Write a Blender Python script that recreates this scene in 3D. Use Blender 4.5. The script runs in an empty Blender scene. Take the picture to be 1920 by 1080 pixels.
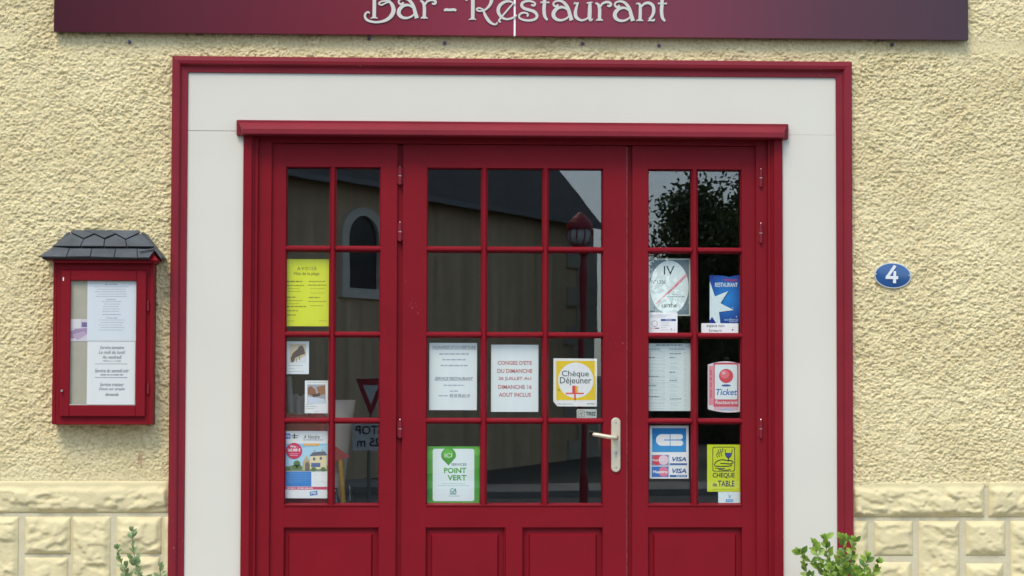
import bpy, bmesh, math, random
import numpy as np
from mathutils import Matrix, Vector

rnd = random.Random(7)
SC = bpy.context.scene
COL = SC.collection

# ------------------------------------------------------------------ camera
FPX, DIST, CAMX, CAMZ = 3840.0, 8.0, -0.3206, 1.36
PITCH, YAW, ROLL = math.radians(2.206), math.radians(2.295), math.radians(0.152)
_f = Vector((math.sin(YAW)*math.cos(PITCH), math.cos(YAW)*math.cos(PITCH), math.sin(PITCH)))
_r0 = Vector((math.cos(YAW), -math.sin(YAW), 0)); _u0 = _r0.cross(_f)
_r = math.cos(ROLL)*_r0 + math.sin(ROLL)*_u0
_u = math.cos(ROLL)*_u0 - math.sin(ROLL)*_r0
CAM = Vector((CAMX, -DIST, CAMZ))
cd = bpy.data.cameras.new('camera'); cam = bpy.data.objects.new('camera', cd); COL.objects.link(cam)
cd.sensor_width = 36; cd.lens = 36*FPX/1920; cd.clip_end = 3000; cd.clip_start = 0.05
cam.matrix_world = Matrix(((_r.x, _u.x, -_f.x, CAM.x), (_r.y, _u.y, -_f.y, CAM.y), (_r.z, _u.z, -_f.z, CAM.z), (0, 0, 0, 1)))
SC.camera = cam

# ------------------------------------------------------------------ sky, sun, exposure
SUN_EL, SUN_AZ = math.radians(54), math.radians(203)      # azimuth clockwise from +Y
wd = bpy.data.worlds.new('World'); SC.world = wd; wd.use_nodes = True
nt = wd.node_tree; nt.nodes.clear()
sky = nt.nodes.new('ShaderNodeTexSky'); sky.sky_type = 'NISHITA'; sky.sun_disc = False
sky.sun_elevation = SUN_EL; sky.sun_rotation = SUN_AZ; sky.air_density = 1.0; sky.dust_density = 1.4; sky.ozone_density = 1.0
hs = nt.nodes.new('ShaderNodeHueSaturation'); hs.inputs['Saturation'].default_value = 1.05
bg = nt.nodes.new('ShaderNodeBackground'); bg.inputs[1].default_value = 0.15
wo = nt.nodes.new('ShaderNodeOutputWorld')
# thin high cloud evens the clear sky out: compress its range about its mean
gm = nt.nodes.new('ShaderNodeGamma'); gm.inputs[1].default_value = .4
vm = nt.nodes.new('ShaderNodeVectorMath'); vm.operation = 'SCALE'; vm.inputs[3].default_value = 7.5**.6
nt.links.new(sky.outputs[0], gm.inputs[0]); nt.links.new(gm.outputs[0], vm.inputs[0]); nt.links.new(vm.outputs[0], hs.inputs['Color']); vt = nt.nodes.new('ShaderNodeVectorMath'); vt.operation = 'MULTIPLY'; vt.inputs[1].default_value = (.87, 1.0, 1.12)
nt.links.new(hs.outputs[0], vt.inputs[0]); nt.links.new(vt.outputs[0], bg.inputs[0]); nt.links.new(bg.outputs[0], wo.inputs[0])
sl = bpy.data.lights.new('sun', 'SUN'); sl.energy = 1.5; sl.angle = math.radians(24); sl.color = (1, .88, .72)
sun = bpy.data.objects.new('sun', sl); COL.objects.link(sun)
_sd = Vector((math.sin(SUN_AZ)*math.cos(SUN_EL), math.cos(SUN_AZ)*math.cos(SUN_EL), math.sin(SUN_EL)))
sun.rotation_euler = _sd.to_track_quat('Z', 'Y').to_euler(); sun.location = (-6, -10, 12)
SC.view_settings.view_transform = 'Standard'; SC.view_settings.look = 'None'
SC.view_settings.gamma = 1; SC.view_settings.use_curve_mapping = False
SC.view_settings.exposure = 0.71
SC.render.engine = 'CYCLES'
SC.cycles.max_bounces = 10; SC.cycles.transparent_max_bounces = 24; SC.cycles.caustics_reflective = False

# ------------------------------------------------------------------ pixel -> place
def ray(px, py):
    return _f*FPX + _r*(px-960) + _u*(540-py)
def W(px, py, Y=0.0):
    d = ray(px, py); t = (Y-CAM.y)/d.y
    return CAM + d*t
GY = 0.060                                                # plane of the door glass
def M(px, py, dist):                                      # a point dist m in front of the facade, seen mirrored in the glass
    d = ray(px, py); t = (GY-CAM.y)/d.y; h = CAM + d*t
    s = (GY+dist)/d.y
    return Vector((h.x+d.x*s, -dist, h.z+d.z*s))
def box_of(x0, y0, x1, y1, Y=0.0):                        # photo rectangle -> x0, x1, z0, z1 on the plane Y
    xm, ym = (x0+x1)/2, (y0+y1)/2
    return W(x0, ym, Y).x, W(x1, ym, Y).x, W(xm, y1, Y).z, W(xm, y0, Y).z
def Zc(ox, oy, s):
    return lambda x, y: (ox+x/s, oy+y/s)

# ------------------------------------------------------------------ materials
def lin(c):
    return tuple(((v/255)/12.92 if v/255 <= .04045 else ((v/255+.055)/1.055)**2.4) for v in c)
MATS = {}
def mat(name, color, rough=.6, var=0.0, vscale=8.0, bump=0.0, bscale=60.0, metallic=0.0, spec=.5, coat=0.0, detail=4, stretch=(1, 1, 1), sub=0.0, trans=0.0):
    if name in MATS: return MATS[name]
    m = bpy.data.materials.new(name); m.use_nodes = True; n = m.node_tree.nodes; l = m.node_tree.links
    b = n['Principled BSDF']; b.inputs['Base Color'].default_value = (*color, 1); b.inputs['Roughness'].default_value = rough
    b.inputs['Metallic'].default_value = metallic; b.inputs['Specular IOR Level'].default_value = spec
    if coat: b.inputs['Coat Weight'].default_value = coat; b.inputs['Coat Roughness'].default_value = .12
    if var or bump:
        tc = n.new('ShaderNodeTexCoord'); mp = n.new('ShaderNodeMapping'); mp.inputs['Scale'].default_value = stretch
        l.new(tc.outputs['Object'], mp.inputs[0])
    if var:
        t = n.new('ShaderNodeTexNoise'); t.inputs['Scale'].default_value = vscale; t.inputs['Detail'].default_value = detail
        l.new(mp.outputs[0], t.inputs['Vector'])
        r = n.new('ShaderNodeValToRGB')
        r.color_ramp.elements[0].position = .3; r.color_ramp.elements[1].position = .7
        r.color_ramp.elements[0].color = (*[c*(1-var) for c in color], 1); r.color_ramp.elements[1].color = (*[min(1, c*(1+var)) for c in color], 1)
        l.new(t.outputs['Fac'], r.inputs[0]); l.new(r.outputs[0], b.inputs['Base Color'])
    if bump:
        t2 = n.new('ShaderNodeTexNoise'); t2.inputs['Scale'].default_value = bscale; t2.inputs['Detail'].default_value = 6
        l.new(mp.outputs[0], t2.inputs['Vector'])
        bp = n.new('ShaderNodeBump'); bp.inputs['Strength'].default_value = bump; bp.inputs['Distance'].default_value = .004
        l.new(t2.outputs['Fac'], bp.inputs['Height']); l.new(bp.outputs[0], b.inputs['Normal'])
    if trans:
        tr = n.new('ShaderNodeBsdfTranslucent'); tr.inputs[0].default_value = (*[min(1, c*1.3) for c in color], 1)
        mx = n.new('ShaderNodeMixShader'); mx.inputs[0].default_value = trans
        l.new(b.outputs[0], mx.inputs[1]); l.new(tr.outputs[0], mx.inputs[2]); l.new(mx.outputs[0], n['Material Output'].inputs[0])
    MATS[name] = m
    return m
def ink(c, rough=.55):                                    # a printed flat colour given as 0-255
    return mat('ink_%02x%02x%02x' % tuple(c), tuple(min(.88, v*1.28) for v in lin(c)), rough, spec=.3)

def add_chips(m, chip, scale, thr, big=6.0):              # small worn spots with a shape of their own
    n = m.node_tree.nodes; l = m.node_tree.links; b = n['Principled BSDF']
    tc = n.new('ShaderNodeTexCoord')
    a = n.new('ShaderNodeTexNoise'); a.inputs['Scale'].default_value = scale; a.inputs['Detail'].default_value = 3
    g = n.new('ShaderNodeTexNoise'); g.inputs['Scale'].default_value = big; g.inputs['Detail'].default_value = 1
    l.new(tc.outputs['Object'], a.inputs['Vector']); l.new(tc.outputs['Object'], g.inputs['Vector'])
    mu = n.new('ShaderNodeMath'); mu.operation = 'MULTIPLY'; l.new(a.outputs['Fac'], mu.inputs[0]); l.new(g.outputs['Fac'], mu.inputs[1])
    gt = n.new('ShaderNodeMapRange'); gt.inputs[1].default_value = thr; gt.inputs[2].default_value = thr+.02; l.new(mu.outputs[0], gt.inputs[0])
    mx = n.new('ShaderNodeMix'); mx.data_type = 'RGBA'
    src = b.inputs['Base Color'].links
    if src: l.new(src[0].from_socket, mx.inputs[6])
    else: mx.inputs[6].default_value = b.inputs['Base Color'].default_value
    mx.inputs[7].default_value = (*chip, 1); l.new(gt.outputs[0], mx.inputs[0]); l.new(mx.outputs[2], b.inputs['Base Color'])

RED = (.195, .0055, .012)
m_red = mat('red_paint', RED, .5, var=.07, vscale=5, bump=.05, bscale=190, spec=.14)
add_chips(m_red, (.42, .2, .2), 170, .53)
m_red2 = mat('red_moulding_paint', (.20, .0115, .0215), .45, var=.08, vscale=7, bump=.06, bscale=140, spec=.25)
add_chips(m_red2, (.45, .24, .24), 140, .475)
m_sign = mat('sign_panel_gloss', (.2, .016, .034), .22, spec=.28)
def sign_ramp(m):                                        # base colour along the board: wine red, deepening to plum at both ends
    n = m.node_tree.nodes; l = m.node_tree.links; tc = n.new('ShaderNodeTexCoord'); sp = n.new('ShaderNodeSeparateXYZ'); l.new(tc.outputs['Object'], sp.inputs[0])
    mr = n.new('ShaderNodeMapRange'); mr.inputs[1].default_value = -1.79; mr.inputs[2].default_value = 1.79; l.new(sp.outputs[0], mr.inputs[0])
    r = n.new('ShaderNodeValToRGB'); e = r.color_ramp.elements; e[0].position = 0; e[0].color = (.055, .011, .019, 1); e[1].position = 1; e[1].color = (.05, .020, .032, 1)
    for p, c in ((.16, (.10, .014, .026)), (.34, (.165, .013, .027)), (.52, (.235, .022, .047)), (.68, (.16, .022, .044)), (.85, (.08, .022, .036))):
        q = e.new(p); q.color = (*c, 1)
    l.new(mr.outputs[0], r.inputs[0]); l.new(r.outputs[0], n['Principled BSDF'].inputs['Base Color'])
sign_ramp(m_sign)
m_white = mat('white_board_paint', (.635, .60, .52), .55, var=.025, vscale=2.2, bump=.03, bscale=220, spec=.3)
m_slate = mat('slate', (.062, .07, .078), .62, var=.25, vscale=14, bump=.5, bscale=70)
m_brass = mat('champagne_metal', (.66, .58, .43), .38, metallic=.45, var=.04, vscale=30)
m_steel = mat('steel', (.6, .58, .54), .35, metallic=.9)
m_dark = mat('dark_cavity', (.012, .012, .012), .8)
m_mortar = mat('mortar', (.57, .505, .345), .9, var=.08, vscale=20, bump=.4, bscale=120)
m_stone = mat('cast_stone', (.665, .565, .325), .85, var=.06, vscale=9, bump=.35, bscale=150)
add_chips(m_stone, (.22, .17, .1), 120, .49, 7)
m_letter = mat('letter_cream', (.55, .54, .49), .45)
m_floor = mat('interior_floor', (.10, .07, .05), .6, var=.2)
m_iwall = mat('interior_wall', (.20, .16, .11), .8, var=.1)
m_asph = mat('asphalt', (.085, .083, .08), .9, var=.18, vscale=3, bump=.5, bscale=120)
m_pave = mat('pavement', (.26, .25, .23), .9, var=.15, vscale=4, bump=.4, bscale=90)
m_grass = mat('verge', (.07, .07, .055), .9, var=.3, vscale=.3)
m_church = mat('church_render', (.62, .46, .285), .9, var=.22, vscale=1.6, stretch=(1.6, 1.6, .12), bump=.3, bscale=8)
m_cstone = mat('church_stone', (.46, .42, .34), .9, var=.15, vscale=3, bump=.3, bscale=12)
m_croof = mat('church_slate', (.045, .042, .036), .7, var=.25, vscale=3)
m_leafT = mat('tree_leaf', (.06, .09, .035), .6, var=.3, vscale=1.5, trans=.25)
m_bark = mat('bark', (.10, .08, .06), .9, var=.3, vscale=6)

def stucco_mat():
    m = mat('roughcast_render', (.665, .56, .315), .92, spec=.2)
    n = m.node_tree.nodes; l = m.node_tree.links; b = n['Principled BSDF']
    tc = n.new('ShaderNodeTexCoord')
    t = n.new('ShaderNodeTexNoise'); t.inputs['Scale'].default_value = 3.0; t.inputs['Detail'].default_value = 5
    l.new(tc.outputs['Object'], t.inputs['Vector'])
    t3 = n.new('ShaderNodeTexNoise'); t3.inputs['Scale'].default_value = 95; t3.inputs['Detail'].default_value = 3
    l.new(tc.outputs['Object'], t3.inputs['Vector'])
    r = n.new('ShaderNodeValToRGB'); e = r.color_ramp.elements
    e[0].position = .28; e[0].color = (.665, .555, .315, 1); e[1].position = .72; e[1].color = (.80, .69, .42, 1)
    l.new(t.outputs['Fac'], r.inputs[0])
    r3 = n.new('ShaderNodeValToRGB'); e = r3.color_ramp.elements
    e[0].position = .3; e[0].color = (.76, .72, .64, 1); e[1].position = .58; e[1].color = (1, 1, 1, 1)
    l.new(t3.outputs['Fac'], r3.inputs[0])
    mx = n.new('ShaderNodeMix'); mx.data_type = 'RGBA'; mx.blend_type = 'MULTIPLY'; mx.inputs[0].default_value = 1
    l.new(r.outputs[0], mx.inputs[6]); l.new(r3.outputs[0], mx.inputs[7]); l.new(mx.outputs[2], b.inputs['Base Color'])
    t2 = n.new('ShaderNodeTexNoise'); t2.inputs['Scale'].default_value = 260; t2.inputs['Detail'].default_value = 5
    l.new(tc.outputs['Object'], t2.inputs['Vector'])
    bp = n.new('ShaderNodeBump'); bp.inputs['Strength'].default_value = .55; bp.inputs['Distance'].default_value = .004
    l.new(t2.outputs['Fac'], bp.inputs['Height']); l.new(bp.outputs[0], b.inputs['Normal'])
    return m
m_stucco = stucco_mat()

def glass_mat():
    m = bpy.data.materials.new('window_glass'); m.use_nodes = True; n = m.node_tree.nodes; l = m.node_tree.links; n.clear()
    o = n.new('ShaderNodeOutputMaterial'); mx = n.new('ShaderNodeMixShader')
    tr = n.new('ShaderNodeBsdfTransparent'); tr.inputs[0].default_value = (.995, 1, .995, 1)
    gl = n.new('ShaderNodeBsdfGlossy'); gl.inputs['Roughness'].default_value = .0; gl.inputs[0].default_value = (1, 1, 1, 1)
    fr = n.new('ShaderNodeFresnel'); fr.inputs[0].default_value = 1.72          # double glazing: each unit mirrors twice as much as one sheet
    ge = n.new('ShaderNodeNewGeometry'); mr = n.new('ShaderNodeMapRange'); mr.inputs[3].default_value = 1.72; mr.inputs[4].default_value = 1/1.72
    l.new(ge.outputs['Backfacing'], mr.inputs[0]); l.new(mr.outputs[0], fr.inputs[0])     # the far face mirrors like the near one (rays are not bent in the sheet)
    tc = n.new('ShaderNodeTexCoord'); t = n.new('ShaderNodeTexNoise'); t.inputs['Scale'].default_value = 5; t.inputs['Detail'].default_value = 1
    bp = n.new('ShaderNodeBump'); bp.inputs['Strength'].default_value = .012; bp.inputs['Distance'].default_value = .004
    l.new(tc.outputs['Object'], t.inputs['Vector']); l.new(t.outputs['Fac'], bp.inputs['Height']); l.new(bp.outputs[0], gl.inputs['Normal'])
    l.new(fr.outputs[0], mx.inputs[0]); l.new(tr.outputs[0], mx.inputs[1]); l.new(gl.outputs[0], mx.inputs[2]); l.new(mx.outputs[0], o.inputs[0])
    return m
m_glass = glass_mat()

# ------------------------------------------------------------------ mesh helpers
class MB:
    def __init__(s): s.v = []; s.f = []
    def add(s, vs, fs):
        o = len(s.v); s.v += [tuple(v) for v in vs]; s.f += [tuple(o+i for i in f) for f in fs]
        return s
    def box(s, x0, x1, y0, y1, z0, z1, c=0.0):
        if x0 > x1: x0, x1 = x1, x0
        if y0 > y1: y0, y1 = y1, y0
        if z0 > z1: z0, z1 = z1, z0
        if c <= 0:
            return s.add([(x, y, z) for x in (x0, x1) for y in (y0, y1) for z in (z0, z1)],
                         [(0, 1, 3, 2), (4, 6, 7, 5), (0, 4, 5, 1), (2, 3, 7, 6), (0, 2, 6, 4), (1, 5, 7, 3)])
        c = min(c, (x1-x0)*.45, (y1-y0)*.45, (z1-z0)*.45)
        P = {}; vs = []
        for i in (0, 1):
            for j in (0, 1):
                for k in (0, 1):
                    X = (x0, x1)[i]; Y = (y0, y1)[j]; Z = (z0, z1)[k]
                    dx, dy, dz = c*(1-2*i), c*(1-2*j), c*(1-2*k)
                    P[i, j, k, 0] = len(vs); vs.append((X, Y+dy, Z+dz))
                    P[i, j, k, 1] = len(vs); vs.append((X+dx, Y, Z+dz))
                    P[i, j, k, 2] = len(vs); vs.append((X+dx, Y+dy, Z))
        fs = []
        for i in (0, 1): fs.append((P[i, 0, 0, 0], P[i, 1, 0, 0], P[i, 1, 1, 0], P[i, 0, 1, 0]))
        for j in (0, 1): fs.append((P[0, j, 0, 1], P[1, j, 0, 1], P[1, j, 1, 1], P[0, j, 1, 1]))
        for k in (0, 1): fs.append((P[0, 0, k, 2], P[1, 0, k, 2], P[1, 1, k, 2], P[0, 1, k, 2]))
        for a in (0, 1):
            for b in (0, 1):
                fs.append((P[a, b, 0, 0], P[a, b, 1, 0], P[a, b, 1, 1], P[a, b, 0, 1]))
                fs.append((P[a, 0, b, 0], P[a, 1, b, 0], P[a, 1, b, 2], P[a, 0, b, 2]))
                fs.append((P[0, a, b, 1], P[1, a, b, 1], P[1, a, b, 2], P[0, a, b, 2]))
        for i in (0, 1):
            for j in (0, 1):
                for k in (0, 1): fs.append((P[i, j, k, 0], P[i, j, k, 1], P[i, j, k, 2]))
        return s.add(vs, fs)
    def prism(s, pts, y0, y1):                              # polygon in x,z extruded along y
        n = len(pts)
        return s.add([(p[0], y0, p[1]) for p in pts]+[(p[0], y1, p[1]) for p in pts],
                     [tuple(range(n)), tuple(range(2*n-1, n-1, -1))]+[(i, n+i, n+(i+1) % n, (i+1) % n) for i in range(n)])
    def sweep(s, prof, a, b, ma=0.0, mb=0.0, axis='z', flip=1):
        # profile of (t, h): t across (x or z), h towards the viewer (-y). Ends are mitred by ma*t / mb*t
        n = len(prof); vs = []
        for (e, m) in ((a, ma), (b, mb)):
            for (t, h) in prof:
                if axis[0] == 'z': vs.append((float(axis[1:])+flip*t, -h, e+m*t))
                else: vs.append((e+m*t, -h, float(axis[1:])+flip*t))
        fs = [tuple(range(n)), tuple(range(2*n-1, n-1, -1))]+[(i, n+i, n+(i+1) % n, (i+1) % n) for i in range(n)]
        return s.add(vs, fs)
    def tube(s, pts, rad, seg=10, caps=True):
        pts = [Vector(p) for p in pts]; n = len(pts)
        if not hasattr(rad, '__len__'): rad = [rad]*n
        o = len(s.v); vs = []
        for i, p in enumerate(pts):
            d = (pts[min(i+1, n-1)]-pts[max(i-1, 0)]).normalized()
            a = d.cross(Vector((0, 0, 1)) if abs(d.z) < .9 else Vector((1, 0, 0))).normalized(); b = d.cross(a)
            for k in range(seg):
                t = 2*math.pi*k/seg; vs.append(p+(a*math.cos(t)+b*math.sin(t))*rad[i])
        fs = [(i*seg+k, i*seg+(k+1) % seg, (i+1)*seg+(k+1) % seg, (i+1)*seg+k) for i in range(n-1) for k in range(seg)]
        if caps: fs += [tuple(range(seg)), tuple(range((n-1)*seg, n*seg))]
        return s.add(vs, fs)
    def build(s, name, m, parent=None, smooth=False, fix=True):
        me = bpy.data.meshes.new(name); me.from_pydata(s.v, [], s.f); me.update()
        if fix:
            bm = bmesh.new(); bm.from_mesh(me); bmesh.ops.recalc_face_normals(bm, faces=bm.faces); bm.to_mesh(me); bm.free()
        if smooth: me.polygons.foreach_set('use_smooth', [True]*len(me.polygons))
        me.materials.append(m)
        o = bpy.data.objects.new(name, me); COL.objects.link(o)
        if parent: attach(o, parent)
        return o

def attach(o, p):
    o.parent = p; o.matrix_parent_inverse = Matrix.Translation(-world_loc(p))
def world_loc(o):
    l = Vector(o.location)
    return l if o.parent is None else l + world_loc(o.parent) + o.matrix_parent_inverse.to_translation()
def tag(o, label, cat, group=None):
    o['label'] = label; o['category'] = cat
    if group: o['group'] = group
    return o
def struct(o): o['kind'] = 'structure'; return o
def stuff(o): o['kind'] = 'stuff'; return o
def thing(name, label, cat, loc, group=None):
    o = bpy.data.objects.new(name, None); COL.objects.link(o); o.location = loc; o.empty_display_size = .1
    return tag(o, label, cat, group)
def link_copy(o, name, loc, parent):
    c = o.copy(); c.name = name; COL.objects.link(c); c.parent = parent; c.location = loc
    if parent: c.matrix_parent_inverse = Matrix.Translation(-world_loc(parent))
    return c

# ------------------------------------------------------------------ noise on arrays
def _hash(ix, iy, seed):
    h = (ix.astype(np.int64)*374761393 + iy.astype(np.int64)*668265263 + seed*974711) & 0x7fffffff
    h = ((h ^ (h >> 13))*1274126177) & 0x7fffffff
    return ((h ^ (h >> 16)) & 0xffff)/65535.0
def vnoise(x, y, seed=0):
    ix, iy = np.floor(x), np.floor(y); fx, fy = x-ix, y-iy
    ix = ix.astype(np.int64); iy = iy.astype(np.int64)
    ux, uy = fx*fx*fx*(fx*(fx*6-15)+10), fy*fy*fy*(fy*(fy*6-15)+10)
    a = _hash(ix, iy, seed); b = _hash(ix+1, iy, seed); c = _hash(ix, iy+1, seed); d = _hash(ix+1, iy+1, seed)
    return (a*(1-ux)+b*ux)*(1-uy)+(c*(1-ux)+d*ux)*uy
def fbm(x, y, seed=0, oct=4):
    s = 0; a = .5; t = 0
    for i in range(oct):
        s = s+a*vnoise(x, y, seed+i*17); t += a; a *= .5; x = x*2.03+3.1; y = y*2.03+1.7
    return s/t
def worley(x, y, seed=0):
    ix = np.floor(x).astype(np.int64); iy = np.floor(y).astype(np.int64)
    f1 = np.full(x.shape, 9.0); hv = np.zeros(x.shape)
    for dx in (-1, 0, 1):
        for dy in (-1, 0, 1):
            cx, cy = ix+dx, iy+dy
            px = cx+_hash(cx, cy, seed); py = cy+_hash(cx, cy, seed+5)
            d = np.hypot(px-x, py-y); k = d < f1
            f1 = np.where(k, d, f1); hv = np.where(k, _hash(cx, cy, seed+9), hv)
    return f1, hv

# ================================================================== THE GROUND
PAVE_Z = -0.16
def gz(y):                                                # the square falls gently away from the restaurant
    if y > -3: return PAVE_Z-.13
    t = min(1, (-3-y)/30); return PAVE_Z-.13-.95*t
g = MB(); ys = [60, 0, -1.9, -3, -8, -14, -20, -26, -33, -60, -140, -900]; xs = [-900, -120, -40, -12, 0, 12, 40, 120, 900]
for y in ys:
    for x in xs: g.v.append((x, y, gz(y)))
for i in range(len(ys)-1):
    for j in range(len(xs)-1):
        a = i*len(xs)+j; g.f.append((a, a+1, a+len(xs)+1, a+len(xs)))
struct(g.build('ground', m_grass, fix=False))
r = MB()
for (x0, x1, yy) in ((-60, 60, [-1.9, -3, -8, -14, -20, -26, -33]),):
    for i in range(len(yy)-1):
        r.add([(x0, yy[i], gz(yy[i])+.006), (x1, yy[i], gz(yy[i])+.006), (x1, yy[i+1], gz(yy[i+1])+.006), (x0, yy[i+1], gz(yy[i+1])+.006)], [(0, 3, 2, 1)])
struct(r.build('road', m_asph, fix=False))
pv = struct(MB().box(-30, 30, -1.72, -.03, PAVE_Z-.4, PAVE_Z, .004).build('pavement', m_pave))
struct(MB().box(-60, 60, -36.0, -33.3, gz(-34)-.4, gz(-34)+.13, .01).build('pavement', m_pave))
k = 0; x = -6.0
while x < 6.0:
    MB().box(x+.004, x+.996, -1.88, -1.724, PAVE_Z-.4, PAVE_Z+.006, .012).build('kerb_stone', m_cstone, pv); x += 1.0

# ================================================================== THE RESTAURANT'S FACADE
bld = thing('restaurant_facade', 'cream roughcast house front with a rock-faced stone plinth', 'building', (0, 0, PAVE_Z))
# opening (outer edge of the red moulding)
OX0 = (W(325, 108).x+W(316, 1080).x)/2; OX1 = (W(1594, 117).x+W(1598, 1080).x)/2
OZ1 = (W(325, 108).z+W(1594, 117).z)/2
PLZ = (W(160, 897).z+W(1750, 908).z)/2                    # top of the plinth
print('opening', OX0, OX1, OZ1, 'plinth', PLZ)
def steps(a, b, fine0, fine1, d, grow=1.09, dmax=.05):
    out = list(np.arange(fine0, fine1, d))
    s = d; x = fine0
    left = []
    while x > a: s = min(s*grow, dmax); x -= s; left.append(max(x, a))
    s = d; x = out[-1]; right = []
    while x < b: s = min(s*grow, dmax); x += s; right.append(min(x, b))
    return np.array(left[::-1]+out+right)
def roughcast(X, Z):
    wx = X+.012*(fbm(X*22, Z*22, 3, 2)-.5); wz = Z+.012*(fbm(X*22+9, Z*22, 4, 2)-.5)
    f1, hv = worley(wx*78, wz*86, 11); f2, h2 = worley(wx*150+5, wz*158, 21)
    lump = np.clip(1-f1*1.3, 0, 1)**.8*(.25+.75*hv)
    fine = np.clip(1-f2*1.2, 0, 1)*(.2+.8*h2)
    crag = 1-abs(fbm(wx*48, wz*55, 61, 3)*2-1)
    big = fbm(X*16, Z*16, 31, 2)
    h = .0056*lump+.0050*fine+.0038*(crag-.6)+.005*(big-.5)+.003*(fbm(X*4, Z*4, 41, 2)-.5)
    pit = np.clip((fbm(wx*58+2, wz*72, 71, 3)-.56)*9, 0, 1)
    h = (h-.0036*pit)*(.62+.85*fbm(X*2.6, Z*3.4, 81, 3))
    # flatter, trowelled-over patches: under the sign, along the moulding, above the plinth
    under = np.exp(-((Z-(SIGN_Z0-.02))/.035)**2)*(fbm(X*5, Z*9, 51, 2) > .42)
    pl = np.exp(-((Z-PLZ)/.05)**2)*.6*(X < 0)
    sm = np.clip(under*.8+pl, 0, .85)
    return h*(1-sm)
SIGN_Z0 = (W(101, 59, -.04).z+W(1816, 76, -.04).z)/2
gx = steps(-6, 6, -2.1, 2.1, .0028); gzv = steps(PLZ-.02, 5.2, PLZ-.02, 2.86, .0028)
def snap(a, v):
    i = int(np.argmin(abs(a-v))); a[i] = v; return i
ix0 = snap(gx, OX0+.02); ix1 = snap(gx, OX1-.02); iz1 = snap(gzv, OZ1-.02)
XX, ZZ = np.meshgrid(gx, gzv, indexing='xy')
HH = np.zeros(XX.shape)
keep_v = np.ones(XX.shape, bool); keep_v[:iz1, ix0+1:ix1] = False
HH[keep_v] = roughcast(XX[keep_v], ZZ[keep_v])
nz, nx = XX.shape
idx = np.full(XX.shape, -1, np.int64); idx[keep_v] = np.arange(keep_v.sum())
q = np.ones((nz-1, nx-1), bool); q[:iz1, ix0:ix1] = False
aa = idx[:-1, :-1][q]; bb = idx[:-1, 1:][q]; cc = idx[1:, 1:][q]; dd = idx[1:, :-1][q]
quads = np.stack([aa, bb, cc, dd], 1).astype(np.int32)
me = bpy.data.meshes.new('roughcast_wall')
co = np.stack([XX[keep_v], -HH[keep_v], ZZ[keep_v]], 1).astype(np.float32)
me.vertices.add(len(co)); me.vertices.foreach_set('co', co.ravel())
me.loops.add(quads.size); me.loops.foreach_set('vertex_index', quads.ravel())
me.polygons.add(len(quads)); me.polygons.foreach_set('loop_start', np.arange(0, quads.size, 4, dtype=np.int32))
me.polygons.foreach_set('loop_total', np.full(len(quads), 4, np.int32))
me.update(calc_edges=True); me.validate()
me.polygons.foreach_set('use_smooth', np.ones(len(me.polygons), bool)); me.materials.append(m_stucco)
wall = bpy.data.objects.new('roughcast_wall', me); COL.objects.link(wall); attach(wall, bld)
# masonry behind the render, jambs and the house above (so the wall has depth)
mb = MB()
mb.box(-6, OX0+.02, .02, .30, PAVE_Z-.3, 5.2); mb.box(OX1-.02, 6, .02, .30, PAVE_Z-.3, 5.2); mb.box(OX0+.02, OX1-.02, .02, .30, OZ1-.02, 5.2)
mb.build('masonry', m_stucco, bld)
MB().add([(-6.3, -.35, 5.2), (6.3, -.35, 5.2), (6.3, 4.6, 8.4), (-6.3, 4.6, 8.4), (-6.3, -.35, 5.32), (6.3, -.35, 5.32), (6.3, 4.6, 8.52), (-6.3, 4.6, 8.52)],
         [(0, 1, 2, 3), (4, 7, 6, 5), (0, 4, 5, 1), (2, 6, 7, 3), (0, 3, 7, 4), (1, 5, 6, 2)]).build('roof', m_slate, bld)
# interior shell
def room(name, m, *a): return MB().box(*a).build(name, m, bld)
room('interior_floor', m_floor, -3.2, 3.2, .31, 5.6, -.06, 0.0)
room('interior_wall', m_iwall, -3.3, 3.3, 5.6, 5.7, -.06, 2.7)
room('interior_wall', m_iwall, -3.3, -3.2, .31, 5.6, -.06, 2.7)
room('interior_wall', m_iwall, 3.2, 3.3, .31, 5.6, -.06, 2.7)
room('interior_ceiling', m_iwall, -3.3, 3.3, .31, 5.7, 2.7, 2.8)
room('door_step', m_cstone, OX0+.03, OX1-.03, -.28, .30, PAVE_Z, -.005)

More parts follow.
